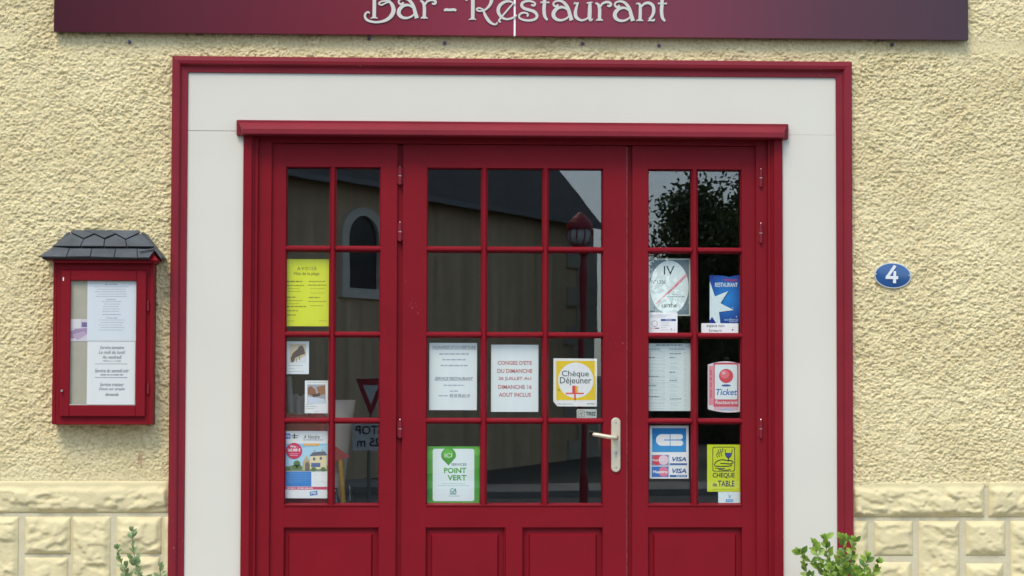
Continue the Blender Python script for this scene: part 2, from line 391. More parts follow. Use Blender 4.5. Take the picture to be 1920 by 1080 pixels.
# plinth of rock-faced blocks -------------------------------------------------
def rock_block(x0, x1, z0, z1, seed, amp=.017, topband=0.0):
    d = .0055; n = max(5, int((x1-x0)/d)); m = max(5, int((z1-z0)/d))
    X, Z = np.meshgrid(np.linspace(x0, x1, n), np.linspace(z0, z1, m), indexing='xy')
    ex = np.minimum(X-x0, x1-X); ez = np.minimum(Z-z0, z1-topband-Z)
    wv = .014*(fbm(X*26, Z*26, seed+31, 3)-.42); ex = ex-wv*(ex < .05); ez = ez-wv
    e = np.clip(np.minimum(ex, ez)/.022, 0, 1); e = e*e*(3-2*e)
    r = random.Random(seed); an = r.uniform(-.5, .5); ca, sa = math.cos(an), math.sin(an)
    U = X*ca+Z*sa+seed*3.3; V = -X*sa+Z*ca
    rid = 1-abs(fbm(U*13, V*24, seed, 4)*2-1)
    tilt = fbm(U*5, V*7, seed+3, 2)
    step = fbm(U*10, V*20, seed+9, 3); stp = np.clip((step-.43)*13, 0, 1); st2 = np.clip((fbm(U*15+4, V*27, seed+13, 3)-.5)*18, 0, 1)
    h = amp*(.16*rid+.75*tilt+.44*stp+.30*st2-.22)+.0028*(fbm(X*70, Z*70, seed+20, 3)-.5)
    H = .0030*np.clip(np.minimum(ex, np.minimum(Z-z0, z1-Z))/.008, 0, 1)+h*e
    b = MB(); Y = -H-.002
    b.v = [(float(X[i, j]), float(Y[i, j]), float(Z[i, j])) for i in range(m) for j in range(n)]
    b.f = [(i*n+j, i*n+j+1, (i+1)*n+j+1, (i+1)*n+j) for i in range(m-1) for j in range(n-1)]
    rim = [j for j in range(n)]+[i*n+n-1 for i in range(1, m)]+[(m-1)*n+j for j in range(n-2, -1, -1)]+[i*n for i in range(m-2, 0, -1)]
    o = len(b.v); b.v += [(b.v[k_][0], .012, b.v[k_][2]) for k_ in rim]; L = len(rim)
    b.f += [(rim[i], o+i, o+(i+1) % L, rim[(i+1) % L]) for i in range(L)]
    return b
for (x0, x1) in ((-6, OX0+.018), (OX1-.018, 6)):
    MB().box(x0, x1, .0, .019, PAVE_Z-.2, PLZ-.004).build('mortar_bed', m_mortar, bld)
blocks = []
zb = lambda side, y: W(160 if side < 0 else 1750, y).z
# (photo px) long top course, then tall and short stones in turn
for (a, b) in ((-330, -14), (-6, 317)): blocks.append((a, 898, b, 961, -1, 1))
for (a, b) in ((1597, 1845), (1853, 2180), (2188, 2500)): blocks.append((a, 909, b, 969, 1, 1))
PER = 172
for sidx, (tx, sx, y0) in enumerate((((136, 207), (219, 304), 969), ((1722, 1798), (1811, 1884), 977))):
    side = (-1, 1)[sidx]
    for row in range(3):
        yy = y0+row*158
        for kx in range(-4, 5):
            j = lambda: rnd.uniform(-3, 3)
            off = kx*PER+(0 if row == 0 else (40 if row == 1 else -30))
            a, b = tx[0]+off, tx[1]+off
            blocks.append((a, yy, b, yy+150+j(), side, 0))
            a, b = sx[0]+off, sx[1]+off
            blocks.append((a, yy, b+j()*.6, yy+67+j(), side, 0)); blocks.append((a+j()*.6, yy+77+j(), b-4, yy+150, side, 0))
n_b = 0
for i, (a, y0, b, y1, side, top) in enumerate(blocks):
    z1, z0 = zb(side, y0), zb(side, y1)
    if top: z1 = PLZ
    ym = min(1000, (y0+y1)/2)
    x0, x1 = W(a, ym).x, W(b, ym).x
    if side < 0: x1 = min(x1, OX0+.012)
    else: x0 = max(x0, OX1-.012)
    if x1-x0 < .012 or x0 < -3.0 or x1 > 3.0 or z0 < PAVE_Z-.12: continue
    if z0 < PAVE_Z: z0 = PAVE_Z-.05
    rock_block(x0, x1, z0, z1, 100+i, .019 if top else .0155, .018 if top else 0).build('stone_block', m_stone, bld, smooth=True, fix=False); n_b += 1
print('blocks', n_b)

# old wall plugs under the sign, a chipped patch above the plinth ------------------
m_plug = mat('violet_plug', (.10, .08, .16), .7); m_chip = mat('bare_render', (.44, .29, .17), .95, var=.35, vscale=90, bump=.6, bscale=200)
for (px, py) in ((243, 79), (692, 73), (834, 81), (1092, 82), (1236, 86), (1673, 84)):
    c = W(px, py); b = MB(); b.tube([(c.x, -.001, c.z), (c.x, -.0125, c.z)], [.0075, .0055], 10)
    b.build('wall_plug', m_plug, bld)
c = W(264, 861); b = MB(); pts = []
for i in range(26):
    t = 2*math.pi*i/26; rr = .006+.012*rnd.random(); pts.append((c.x+rr*math.cos(t)*.8-.15*rr*math.sin(t), c.z+rr*1.9*math.sin(t)))
b.prism(pts, -.0045, .004); b.build('chipped_patch', m_chip, bld)

# ================================================================== DOOR SURROUND
sur = thing('door_surround', 'white boarded door surround edged with a wide red moulding', 'door surround', (0, 0, PAVE_Z))
IX0 = (W(353, 137).x+W(345.5, 1080).x)/2; IX1 = (W(1566.4, 145).x+W(1569, 1080).x)/2
IZ1 = (W(353, 137.3).z+W(1566.4, 145.4).z)/2
DX0 = (W(457, 255, -.02).x+W(450, 1080, -.02).x)/2; DX1 = (W(1466.5, 260, -.02).x+W(1469.5, 1080, -.02).x)/2     # outer edges of the door frame
LZ0 = (W(443, 251.5, -.06).z+W(1480, 260, -.06).z)/2; LZ1 = (W(442, 222.7, -.06).z+W(1481, 231.4, -.06).z)/2
BW = ((IX0-OX0)+(OX1-IX1)+(OZ1-IZ1))/3
def prof(w):
    return [(0, -.01), (0, .030), (.004*w/.056, .0355), (.016*w/.056, .0375), (.027*w/.056, .0355), (.0315*w/.056, .0285), (.034*w/.056, .021), (.040*w/.056, .0185), (w, .0175), (w, -.01)]
wl, wr, wt = IX0-OX0, OX1-IX1, OZ1-IZ1
b = MB(); b.sweep(prof(wl), PAVE_Z, OZ1, 0, -wt/wl, 'z%f' % OX0, 1); b.build('moulding', m_red2, sur)
b = MB(); b.sweep(prof(wr), PAVE_Z, OZ1, 0, -wt/wr, 'z%f' % OX1, -1); b.build('moulding', m_red2, sur)
b = MB(); b.sweep(prof(wt), OX0, OX1, wl/wt, -wr/wt, 'x%f' % OZ1, -1); b.build('moulding', m_red2, sur)
BF = -.010
zj = W(400, 245, BF).z
MB().box(IX0+.0005, IX1-.0005, BF, .015, zj, IZ1-.0005, .0006).build('board', m_white, sur)
MB().box(IX0+.0005, DX0+.012, BF, .015, PAVE_Z, zj-.0016, .0006).build('board', m_white, sur)
MB().box(DX1-.012, IX1-.0005, BF, .015, PAVE_Z, zj-.0004, .0002).build('board', m_white, sur)

# ================================================================== THE DOOR
door = thing('restaurant_door', 'red three-leaf glazed wooden door with small panes and lower panels', 'door', (0, 0, -.005))
SILL = -.004
# frame: proud strip, grooved step and recessed flat, left and right, and the head
def jamb(xo, s, x_leaf):
    w = abs(x_leaf-xo)
    p = [(0, -.05), (0, .021), (.003, .024), (.031, .024), (.0345, .021), (.0345, .012), (.042, .012), (.042, .004), (.055, .004), (.055, -.012), (w+.012, -.012), (w+.012, -.05)]
    return MB().sweep(p, SILL, LZ0+.01, 0, 0, 'z%f' % xo, s)
LEAF = .026                                                # front of the leaves
lx = [(W(504, 300, LEAF).x+W(499, 1060, LEAF).x)/2, (W(744.5, 300, LEAF).x+W(742, 1060, LEAF).x)/2,
      (W(755, 300, LEAF).x+W(753.5, 1060, LEAF).x)/2, (W(1175.5, 300, LEAF).x+W(1174, 1060, LEAF).x)/2,
      (W(1186, 300, LEAF).x+W(1185, 1060, LEAF).x)/2, (W(1421.5, 300, LEAF).x+W(1424, 1060, LEAF).x)/2]
jamb(DX0, 1, lx[0]).build('jamb', m_red, door); jamb(DX1, -1, lx[5]).build('jamb', m_red, door)
ZT = (W(560, 268.5, LEAF).z+W(960, 272, LEAF).z+W(1320, 275, LEAF).z)/3
MB().box(DX0+.036, DX1-.036, .0135, .075, ZT+.002, LZ0+.012, .0015).build('head', m_red, door)
# lintel cap: a drip ledge with splayed top
xa, xb = W(442, 236, -.06).x, W(1481, 245, -.06).x
p = [(0, -.012), (0, .064), (.004, .068), (.022, .068), (.027, .064), (LZ1-LZ0, .020), (LZ1-LZ0, -.012)]
b = MB(); n = len(p); vs = []
for e, sgn in ((xa, 1), (xb, -1)):
    for (t, h) in p: vs.append((e+sgn*(.026 if h > .05 else 0), -h+.002, LZ0+t))
b.add(vs, [tuple(range(n)), tuple(range(2*n-1, n-1, -1))]+[(i, n+i, n+(i+1) % n, (i+1) % n) for i in range(n)])
b.build('drip_ledge', m_red2, door)
MB().box(xa, xb, -.030, .004, LZ0+.0008, LZ1+.0005, .002).build('ledge_back', m_red2, door)

# rows of panes, from the photo
def zrow(y): return (W(575, y[0], LEAF).z+W(965, y[1], LEAF).z+W(1345, y[2], LEAF).z)/3
Z_T = zrow((313, 314, 318)); Z_B = zrow((946, 946.5, 947.5))
ZM = [(zrow((460.5, 461.5, 464.6)), zrow((472, 472.5, 475.5))), (zrow((621, 622, 625)), zrow((632.5, 633, 635.5))), (zrow((783, 783.5, 785.5)), zrow((794, 795, 796)))]
Z_P1 = zrow((989, 988.5, 988.5)); Z_PB = .22
def xx(px, y=630): return W(px, y, LEAF).x
leaves = [
    dict(x=(lx[0], lx[1]), g=(xx(534.5), xx(712.5)), v=[(xx(616.5), xx(629))], p=[(527, 711)]),
    dict(x=(lx[2], lx[3]), g=(xx(799.5), xx(1131)), v=[(xx(901), xx(914)), (xx(1016.5), xx(1029))], p=[(795, 948), (979, 1132)]),
    dict(x=(lx[4], lx[5]), g=(xx(1215), xx(1391)), v=[(xx(1296.5), xx(1309.5))], p=[(1212.5, 1393.5)])]
def bar(axis, c0, c1, a, b_):
    w = c1-c0
    pr = [(0, -.062), (0, -LEAF-.010), (w*.22, -LEAF-.002), (w*.36, -LEAF+.002), (w*.64, -LEAF+.002), (w*.78, -LEAF-.002), (w, -LEAF-.010), (w, -.062)]
    return MB().sweep(pr, a, b_, 0, 0, axis+'%f' % c0, 1)
panes = {}
for li, L in enumerate(leaves):
    x0, x1 = L['x']; g0, g1 = L['g']; T = .044
    b = MB(); c = 0; y0, y1 = LEAF, LEAF+T
    b.box(x0, g0, y0, y1, SILL+.006, ZT, c); b.box(g1, x1, y0, y1, SILL+.006, ZT, c)
    e = .00025
    b.box(g0+.0002, g1-.0002, y0+e, y1-e, Z_T, ZT-.0004, c); b.box(g0+.0002, g1-.0002, y0+e, y1-e, Z_P1, Z_B, c); b.box(g0+.0002, g1-.0002, y0+e, y1-e, SILL+.0064, Z_PB, c)
    pcs = [(xx(p0, 1030), xx(p1, 1030)) for p0, p1 in L['p']]
    if len(pcs) == 2: b.box(pcs[0][1], pcs[1][0], y0+e, y1-e, Z_PB+.0001, Z_P1-.0001, c)
    leaf = b.build('door_leaf', m_red, door)
    # rounded glazing bead round the glass
    for (a0, a1, f) in ((g0, g0+.004, 0), (g1-.004, g1, 0)):
        MB().box(a0, a1, LEAF+.008, LEAF+.030, Z_B, Z_T, .0015).build('glazing_bead', m_red, leaf)
    MB().box(g0+.0042, g1-.0042, LEAF+.008, LEAF+.030, Z_T-.004, Z_T, .0015).build('glazing_bead', m_red, leaf)
    MB().add([(g0, LEAF-.0035, Z_B), (g1, LEAF-.0035, Z_B), (g1, LEAF-.0035, Z_B-.004), (g0, LEAF-.0035, Z_B-.004), (g0, LEAF+.03, Z_B+.006), (g1, LEAF+.03, Z_B+.006), (g1, LEAF+.03, Z_B-.004), (g0, LEAF+.03, Z_B-.004)],
             [(0, 1, 2, 3), (4, 7, 6, 5), (0, 4, 5, 1), (2, 6, 7, 3), (0, 3, 7, 4), (1, 5, 6, 2)]).build('glazing_bead', m_red, leaf)
    for (a, b_) in L['v']: bar('z', a, b_, Z_B, Z_T).build('muntin', m_red, leaf)
    cols = []; s = g0
    for (a, b_) in L['v']: cols.append((s, a)); s = b_
    cols.append((s, g1))
    for (a, b_) in ZM:                                     # a is the upper edge
        for (c0, c1) in cols: bar('x', b_, a, c0-.0026, c1+.0026).build('muntin', m_red, leaf)
    rows = [(ZM[0][0], Z_T), (ZM[1][0], ZM[0][1]), (ZM[2][0], ZM[1][1]), (Z_B, ZM[2][1])]
    for ci, (c0, c1) in enumerate(cols):
        for ri, (r0, r1) in enumerate(rows):
            cx, cz = (c0+c1)/2, (r0+r1)/2; w, h = (c1-c0)/2+.003, (r1-r0)/2+.003
            pb = MB().box(-w, w, -.002, .002, -h, h)
            po = pb.build('pane', m_glass, None); po.location = (cx, GY, cz)
            po.rotation_euler = (math.radians(rnd.uniform(-.045, .045)), 0, math.radians(rnd.uniform(-.045, .045)))
            attach(po, leaf)
    for (a, b_) in pcs:                                    # fielded panels below
        mb = MB(); zt, z0 = Z_P1, Z_PB; d = xx(542.5, 1030)-xx(527, 1030)
        o = [(a-.004, z0-.004), (b_+.004, z0-.004), (b_+.004, zt+.004), (a-.004, zt+.004)]
        i1 = [(a+d-.006, z0+d-.006), (b_-d+.006, z0+d-.006), (b_-d+.006, zt-d+.006), (a+d-.006, zt-d+.006)]
        i2 = [(a+d, z0+d), (b_-d, z0+d), (b_-d, zt-d), (a+d, zt-d)]
        vs = [(q_[0], LEAF+.020, q_[1]) for q_ in o]+[(q_[0], LEAF+.0165, q_[1]) for q_ in i1]+[(q_[0], LEAF+.005, q_[1]) for q_ in i2]+[(q_[0], LEAF+.034, q_[1]) for q_ in o]
        fs = [(8, 9, 10, 11), (12, 15, 14, 13)]
        for s_ in (0, 4): fs += [(s_+i, s_+(i+1) % 4, s_+4+(i+1) % 4, s_+4+i) for i in range(4)]
        fs += [(i, 12+i, 12+(i+1) % 4, (i+1) % 4) for i in range(4)]
        mb.add(vs, fs).build('panel', m_red, leaf)
        for (q0, q1, q2, q3) in ((a, a+.005, z0, zt), (b_-.005, b_, z0, zt), (a+.0052, b_-.0052, zt-.005, zt), (a+.0052, b_-.0052, z0, z0+.005)):
            MB().box(q0, q1, LEAF+.004, LEAF+.0225, q2, q3, .002).build('panel_bead', m_red, leaf)
    L['o'] = leaf
# posts behind the meeting gaps
for (a, b_) in ((lx[1]-.004, lx[2]+.004), (lx[3]-.004, lx[4]+.004)):
    MB().box(a, b_, LEAF+.016, LEAF+.05, SILL, ZT, .001).build('meeting_post', m_red, door)
# leaf bead beside the gap (right of the centre leaf) has a worn pale edge
m_worn = mat('worn_edge', (.30, .06, .06), .5, var=.5, vscale=60)
MB().box(lx[3]+.0005, lx[3]+.0035, LEAF+.004, LEAF+.018, .5, ZT-.003).build('worn_bead', m_worn, door)
# hinges
for (px, ys) in ((750, ((313, 346), (417, 452), (787, 821))), (1427, ((317, 350), (419, 455), (787, 821)))):
    HY = LEAF if px < 1000 else .0115
    for (ya, yb) in ys:
        cx = W(px, (ya+yb)/2, HY-.008).x; za, zb_ = W(px, yb, HY-.008).z, W(px, ya, HY-.008).z
        b = MB(); b.tube([(cx, HY-.006, za), (cx, HY-.006, zb_)], .0062, 12); b.box(cx-.010, cx+.010, HY-.0015, HY+.02, za+.004, zb_-.004, .001)
        hg = b.build('hinge', m_red2, door)
        zm = (za+zb_)/2
        MB().tube([(cx, HY-.006, zm-.0012), (cx, HY-.006, zm+.0012)], .0068, 12).build('hinge_ring', m_steel, hg)
        MB().tube([(cx, HY-.006, zb_), (cx, HY-.006, zb_+.003)], [.004, .002], 10).build('hinge_pin', m_steel, hg)
# handle on the centre leaf
cl = leaves[1]['o']
hx0, hx1, hz0, hz1 = box_of(1146, 783, 1163.5, 885.5, LEAF-.006)
pts = []; rr = (hx1-hx0)/2; hc = (hx0+hx1)/2
for i in range(13): t = math.pi*i/12; pts.append((hc+rr*math.cos(t), hz1-rr+rr*math.sin(t)))
for i in range(13): t = math.pi+math.pi*i/12; pts.append((hc+rr*math.cos(t), hz0+rr+rr*math.sin(t)))
b = MB(); b.prism(pts, LEAF-.0045, LEAF+.001)
ins = [(hc+(p_[0]-hc)*.86, (hz0+hz1)/2+(p_[1]-(hz0+hz1)/2)*.975) for p_ in pts]
n = len(pts); o = len(b.v)
b.add([(p_[0], LEAF-.0045, p_[1]) for p_ in pts]+[(p_[0], LEAF-.0075, p_[1]) for p_ in ins], [(i, (i+1) % n, n+(i+1) % n, n+i) for i in range(n)]+[tuple(range(n, 2*n))])
b.build('handle_plate', m_brass, cl)
for (px, py) in ((1154.5, 792), (1155, 876)):
    c = W(px, py, LEAF); MB().tube([(c.x, LEAF-.0070, c.z), (c.x, LEAF-.0090, c.z)], [.0042, .0036], 12).build('screw', m_steel, cl)
c = W(1155, 851, LEAF)
MB().tube([(c.x, LEAF-.0070, c.z+.004), (c.x, LEAF-.0084, c.z+.004)], .0075, 16).build('lock_cylinder', m_steel, cl)
MB().box(c.x-.0035, c.x+.0035, LEAF-.0082, LEAF-.007, c.z-.016, c.z+.0, .0005).build('lock_body', m_steel, cl)
MB().box(c.x-.0009, c.x+.0009, LEAF-.0092, LEAF-.0084, c.z-.001, c.z+.009).build('keyhole', m_dark, cl)
c = W(1155, 820.5, LEAF-.045); e = W(1113, 815, LEAF-.05)
b = MB(); b.tube([(c.x, LEAF-.006, c.z), (c.x, LEAF-.04, c.z)], .010, 14)
b.tube([(c.x+.004, LEAF-.040, c.z), (c.x-.004, LEAF-.050, c.z+.0005), (c.x-.03, LEAF-.053, c.z+.003), (e.x+.01, LEAF-.05, e.z), (e.x, LEAF-.048, e.z+.0005), (e.x-.002, LEAF-.044, e.z+.0005)], [.0085, .0092, .0085, .0078, .0074, .004], 14)
b.build('lever', m_brass, cl, smooth=True)

# ================================================================== SHOP SIGN
SY = -.040
sx0, sx1 = (W(101, 30, SY).x), (W(1815.5, 40, SY).x); sjx = W(965, 40, SY).x; SZ1 = SIGN_Z0+.62
sign = thing('shop_sign', 'long crimson sign board reading Bar - Restaurant above the door', 'sign', ((sx0+sx1)/2, 0, SIGN_Z0))
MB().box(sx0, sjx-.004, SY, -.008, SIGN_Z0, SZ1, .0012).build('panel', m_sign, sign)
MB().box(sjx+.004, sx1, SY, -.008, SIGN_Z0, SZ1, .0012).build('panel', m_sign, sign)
MB().box(sjx-.0036, sjx+.0036, SY+.001, -.010, SIGN_Z0+.001, SZ1).build('joint_strip', mat('joint_white', (.85, .85, .85), .4), sign)

def smooth_pts(P, closed=False, sub=7):
    P = [np.array(p, float) for p in P]; n = len(P); out = []
    for i in range(n-1):
        p0 = P[i-1] if i > 0 else 2*P[0]-P[1]; p1, p2 = P[i], P[i+1]; p3 = P[i+2] if i+2 < n else 2*P[-1]-P[-2]
        for k_ in range(sub):
            t = k_/sub; out.append(.5*((2*p1)+(p2-p0)*t+(2*p0-5*p1+4*p2-p3)*t*t+(3*p1-p0-3*p2+p3)*t**3))
    out.append(P[-1])
    return out
def ribbon(mb, P, tw, y0, y1, sub=7):
    """P: (x, y, halfwidth) in photo px via tw, extruded from plane y0 (front) to y1 (back)"""
    S = smooth_pts(P, sub=sub) if len(P) > 2 else [np.array(p, float) for p in P]
    n = len(S); L = []; R_ = []
    for i in range(n):
        d = S[min(i+1, n-1)][:2]-S[max(i-1, 0)][:2]; d = d/(np.linalg.norm(d)+1e-9); nrm = np.array((-d[1], d[0]))
        h = max(.3, S[i][2]); L.append(S[i][:2]+nrm*h); R_.append(S[i][:2]-nrm*h)
    vs = []
    for y in (y0, y1):
        for pp in (L, R_):
            for p_ in pp:
                q_ = W(*tw(p_[0], p_[1]), y0); vs.append((q_.x, y, q_.z))
    fs = []
    for i in range(n-1):
        fs.append((i, i+1, n+i+1, n+i)); fs.append((2*n+i, 3*n+i, 3*n+i+1, 2*n+i+1))
        fs.append((i, 2*n+i, 2*n+i+1, i+1)); fs.append((n+i, n+i+1, 3*n+i+1, 3*n+i))
    fs += [(0, n, 3*n, 2*n), (n-1, 3*n-1, 4*n-1, 2*n-1)]
    mb.add(vs, fs)
za = Zc(670, 0, 6.4); zbb = Zc(960, 0, 6.1935)
def shift(f, dx, dy): return lambda x, y: f(x+dx, y+dy)
G_a = [[(535, 52, 12), (520, 73, 13), (492, 68, 12), (480, 42, 10), (500, 18, 10), (545, 8, 12), (592, 22, 15), (632, 62, 18), (656, 112, 20), (673, 172, 21), (692, 236, 23)],
       [(650, 118, 9), (595, 84, 13), (532, 94, 18), (488, 138, 22), (484, 188, 22), (520, 225, 17), (575, 234, 13), (628, 216, 11), (664, 185, 9)]]
G_r = [[(968, 34, 8), (992, 44, 13), (1012, 74, 18), (1018, 130, 19), (1016, 236, 19)], [(976, 240, 4), (990, 230, 9), (1016, 226, 15), (1042, 230, 9), (1056, 240, 4)],
       [(1018, 96, 8), (1046, 46, 12), (1092, 24, 14), (1136, 30, 14), (1148, 55, 14), (1130, 70, 13), (1106, 64, 9)]]
G_t = [[(372, -70, 12), (378, -20, 18), (376, 40, 20), (372, 120, 20), (382, 190, 18), (412, 234, 11)], [(330, 26, 10), (380, 28, 7), (434, 27, 10)]]
G_s = [[(222, 55, 10), (254, 64, 12), (268, 42, 11), (240, 20, 11), (185, 11, 12), (132, 26, 15), (112, 60, 17), (138, 95, 17), (200, 115, 17), (258, 136, 18), (290, 176, 16), (276, 215, 14), (218, 236, 13), (140, 232, 12), (90, 210, 11), (84, 176, 11), (116, 150, 11), (164, 150, 11), (186, 170, 11), (174, 192, 9)]]
G_u = [[(722, 52, 4), (728, 34, 10), (750, 40, 10), (775, 30, 6)], [(766, 34, 10), (750, 80, 14), (737, 140, 19), (746, 198, 20), (800, 234, 13), (860, 222, 10), (896, 186, 8)], [(905, 30, 17), (903, 120, 22), (902, 205, 21), (916, 236, 12), (940, 216, 5)], [(868, 36, 7), (905, 30, 10), (936, 26, 5)]]
G_n = [[(1440, 46, 5), (1465, 40, 10), (1488, 62, 16), (1490, 140, 18), (1486, 238, 18)], [(1442, 242, 4), (1460, 234, 9), (1486, 230, 14), (1508, 234, 9), (1524, 243, 4)],
       [(1492, 92, 8), (1535, 44, 13), (1590, 34, 16), (1636, 66, 18), (1646, 122, 19), (1632, 176, 16), (1592, 228, 12)], [(1578, 240, 6), (1610, 236, 9), (1640, 236, 12), (1658, 222, 9)]]
G_B = [[(205, -170, 20), (204, 60, 21), (202, 216, 21)], [(156, 221, 4), (178, 212, 8), (202, 206, 14), (226, 212, 8), (244, 221, 4)],
       [(150, 160, 8), (128, 143, 9), (98, 164, 12), (92, 202, 13), (122, 242, 15), (200, 264, 13), (282, 260, 14), (360, 232, 19), (414, 180, 24), (434, 120, 25), (420, 62, 21), (384, 22, 14), (340, 36, 9), (290, 58, 10), (258, 42, 9), (290, 16, 9), (350, 8, 10), (404, -20, 16), (430, -75, 20), (412, -130, 18), (350, -168, 13), (260, -180, 12), (170, -170, 12), (120, -140, 11)]]
G_R = [[(1386, -165, 20), (1386, 60, 22), (1384, 232, 21)], [(1336, 237, 4), (1360, 228, 8), (1384, 222, 14), (1408, 228, 8), (1424, 237, 4)],
       [(1322, 2, 9), (1302, -8, 10), (1296, -70, 11), (1330, -140, 12), (1420, -172, 13), (1530, -150, 18), (1598, -80, 22), (1610, 0, 21), (1585, 66, 16), (1530, 118, 11), (1465, 132, 10), (1430, 112, 10), (1462, 95, 9), (1520, 118, 9)],
       [(1510, 118, 10), (1538, 190, 17), (1580, 252, 18), (1630, 288, 12), (1668, 288, 9), (1680, 264, 7)]]
G_e = [[(1892, 52, 8), (1840, 18, 11), (1768, 22, 16), (1706, 72, 20), (1692, 140, 20), (1730, 205, 16), (1800, 230, 12), (1880, 206, 11), (1914, 178, 7)], [(1876, 34, 8), (1805, 115, 10), (1740, 192, 10), (1700, 246, 11), (1722, 266, 8)]]
G_dash = [[(1040, 126, 12), (1065, 116, 16), (1110, 118, 15), (1160, 116, 16), (1187, 126, 12)]]
letters = [(G_B, za), (G_a, lambda x, y: za(480+(x-465)*1.035, (y-240)*1.035+222)), (G_r, lambda x, y: za(750+(x-965)*1.035, (y-240)*1.035+222)), (G_dash, za), (G_R, za), (G_e, za),
           (G_s, zbb), (G_t, zbb), (G_a, zbb), (G_u, zbb), (G_r, zbb), (G_a, shift(zbb, 713, 7)), (G_n, zbb), (G_t, shift(zbb, 1365, 13))]
for gly, tw in letters:
    mb = MB()
    for i, st in enumerate(gly): ribbon(mb, st, tw, SY-.004-.0004*i, SY-.0002)
    mb.build('letter', m_letter, sign)

# ================================================================== PRINTED THINGS
TEXTS = []
class Sheet:
    """a thin sheet or sticker with flat print on it"""
    def __init__(s, name, label, cat, rect, color, Y, tw, group=None, poly=None, parent=None, thick=.0006):
        s.tw = tw; s.Y = Y; s.k = 1
        if poly is None: poly = [(rect[0], rect[1]), (rect[2], rect[1]), (rect[2], rect[3]), (rect[0], rect[3])]
        P = [W(*tw(*q_), Y) for q_ in poly]
        if len(poly) == 4 and rect is not None:
            x0, x1, z0, z1 = box_of(*tw(rect[0], rect[1]), *tw(rect[2], rect[3]), Y)
            P = [Vector((x0, Y, z1)), Vector((x1, Y, z1)), Vector((x1, Y, z0)), Vector((x0, Y, z0))]
        c = sum(P, Vector())/len(P)
        b_ = MB(); b_.prism([(p_.x-c.x, p_.z-c.z) for p_ in P], 0, thick)
        s.o = b_.build(name, ink(color) if not hasattr(color, 'name') else color, None)
        s.o.location = (c.x, Y, c.z)
        if parent: attach(s.o, parent)
        if label: tag(s.o, label, cat, group)
    def _y(s, lay): return s.Y-.00035*lay
    def poly(s, pts, color, lay=1, name='print'):
        y = s._y(lay); P = [W(*s.tw(*q_), y) for q_ in pts]
        b_ = MB(); b_.add([(p_.x, y, p_.z) for p_ in P], [tuple(range(len(P)-1, -1, -1))])
        me_o = b_.build(name, ink(color) if not hasattr(color, 'name') else color, s.o, fix=False)
        return s
    def rect(s, x0, y0, x1, y1, color, lay=1, name='print'): return s.poly([(x0, y0), (x1, y0), (x1, y1), (x0, y1)], color, lay, name)
    def rrect(s, x0, y0, x1, y1, r_, color, lay=1):
        pts = []
        for (cx, cy, a0) in ((x1-r_, y0+r_, -90), (x1-r_, y1-r_, 0), (x0+r_, y1-r_, 90), (x0+r_, y0+r_, 180)):
            for i in range(6): t = math.radians(a0+18*i); pts.append((cx+r_*math.cos(t), cy+r_*math.sin(t)))
        return s.poly(pts, color, lay)
    def ell(s, cx, cy, rx, ry, color, lay=1, n=40): return s.poly([(cx+rx*math.cos(2*math.pi*i/n), cy+ry*math.sin(2*math.pi*i/n)) for i in range(n)], color, lay)
    def line(s, pts, color, lay=1, w=2.0, name='print'):
        b_ = MB(); y = s._y(lay); S = smooth_pts([(p_[0], p_[1], p_[2] if len(p_) > 2 else w) for p_ in pts], sub=5) if len(pts) > 2 else [np.array((p_[0], p_[1], p_[2] if len(p_) > 2 else w), float) for p_ in pts]
        n = len(S); V = []
        for i in range(n):
            d = S[min(i+1, n-1)][:2]-S[max(i-1, 0)][:2]; d = d/(np.linalg.norm(d)+1e-9); nr = np.array((-d[1], d[0]))
            for sg in (1, -1): q_ = W(*s.tw(*(S[i][:2]+sg*nr*S[i][2])), y); V.append((q_.x, y, q_.z))
        b_.add(V, [(2*i, 2*i+1, 2*i+3, 2*i+2) for i in range(n-1)])
        b_.build(name, ink(color), s.o, fix=False); return s
    def fine(s, rows, color, lay=1, seed=1):              # fine print too small to read: broken dark dashes; rows of (x0, x1, y, height)
        b_ = MB(); y = s._y(lay); r_ = random.Random(seed)
        for (x0, x1, yy, h) in rows:
            x_ = x0
            while x_ < x1-1:
                w = min(r_.uniform(2.2, 6)*h*.8, x1-x_)
                P = [W(*s.tw(a_, c_), y) for (a_, c_) in ((x_, yy-h/2), (x_+w, yy-h/2), (x_+w, yy+h/2), (x_, yy+h/2))]
                b_.add([(p_.x, y, p_.z) for p_ in P], [(3, 2, 1, 0)]); x_ += w+h*.7
        if b_.f: stuff(b_.build('fine_print', ink(color), s.o, fix=False))
        return s
    def text(s, body, x0, y0, x1, y1, color, lay=2, shear=0, bold=0.0, space=1.0, mirror=False, name='lettering'):
        TEXTS.append((body, s, (x0, y0, x1, y1), color, lay, shear, bold, space, mirror, name)); return s

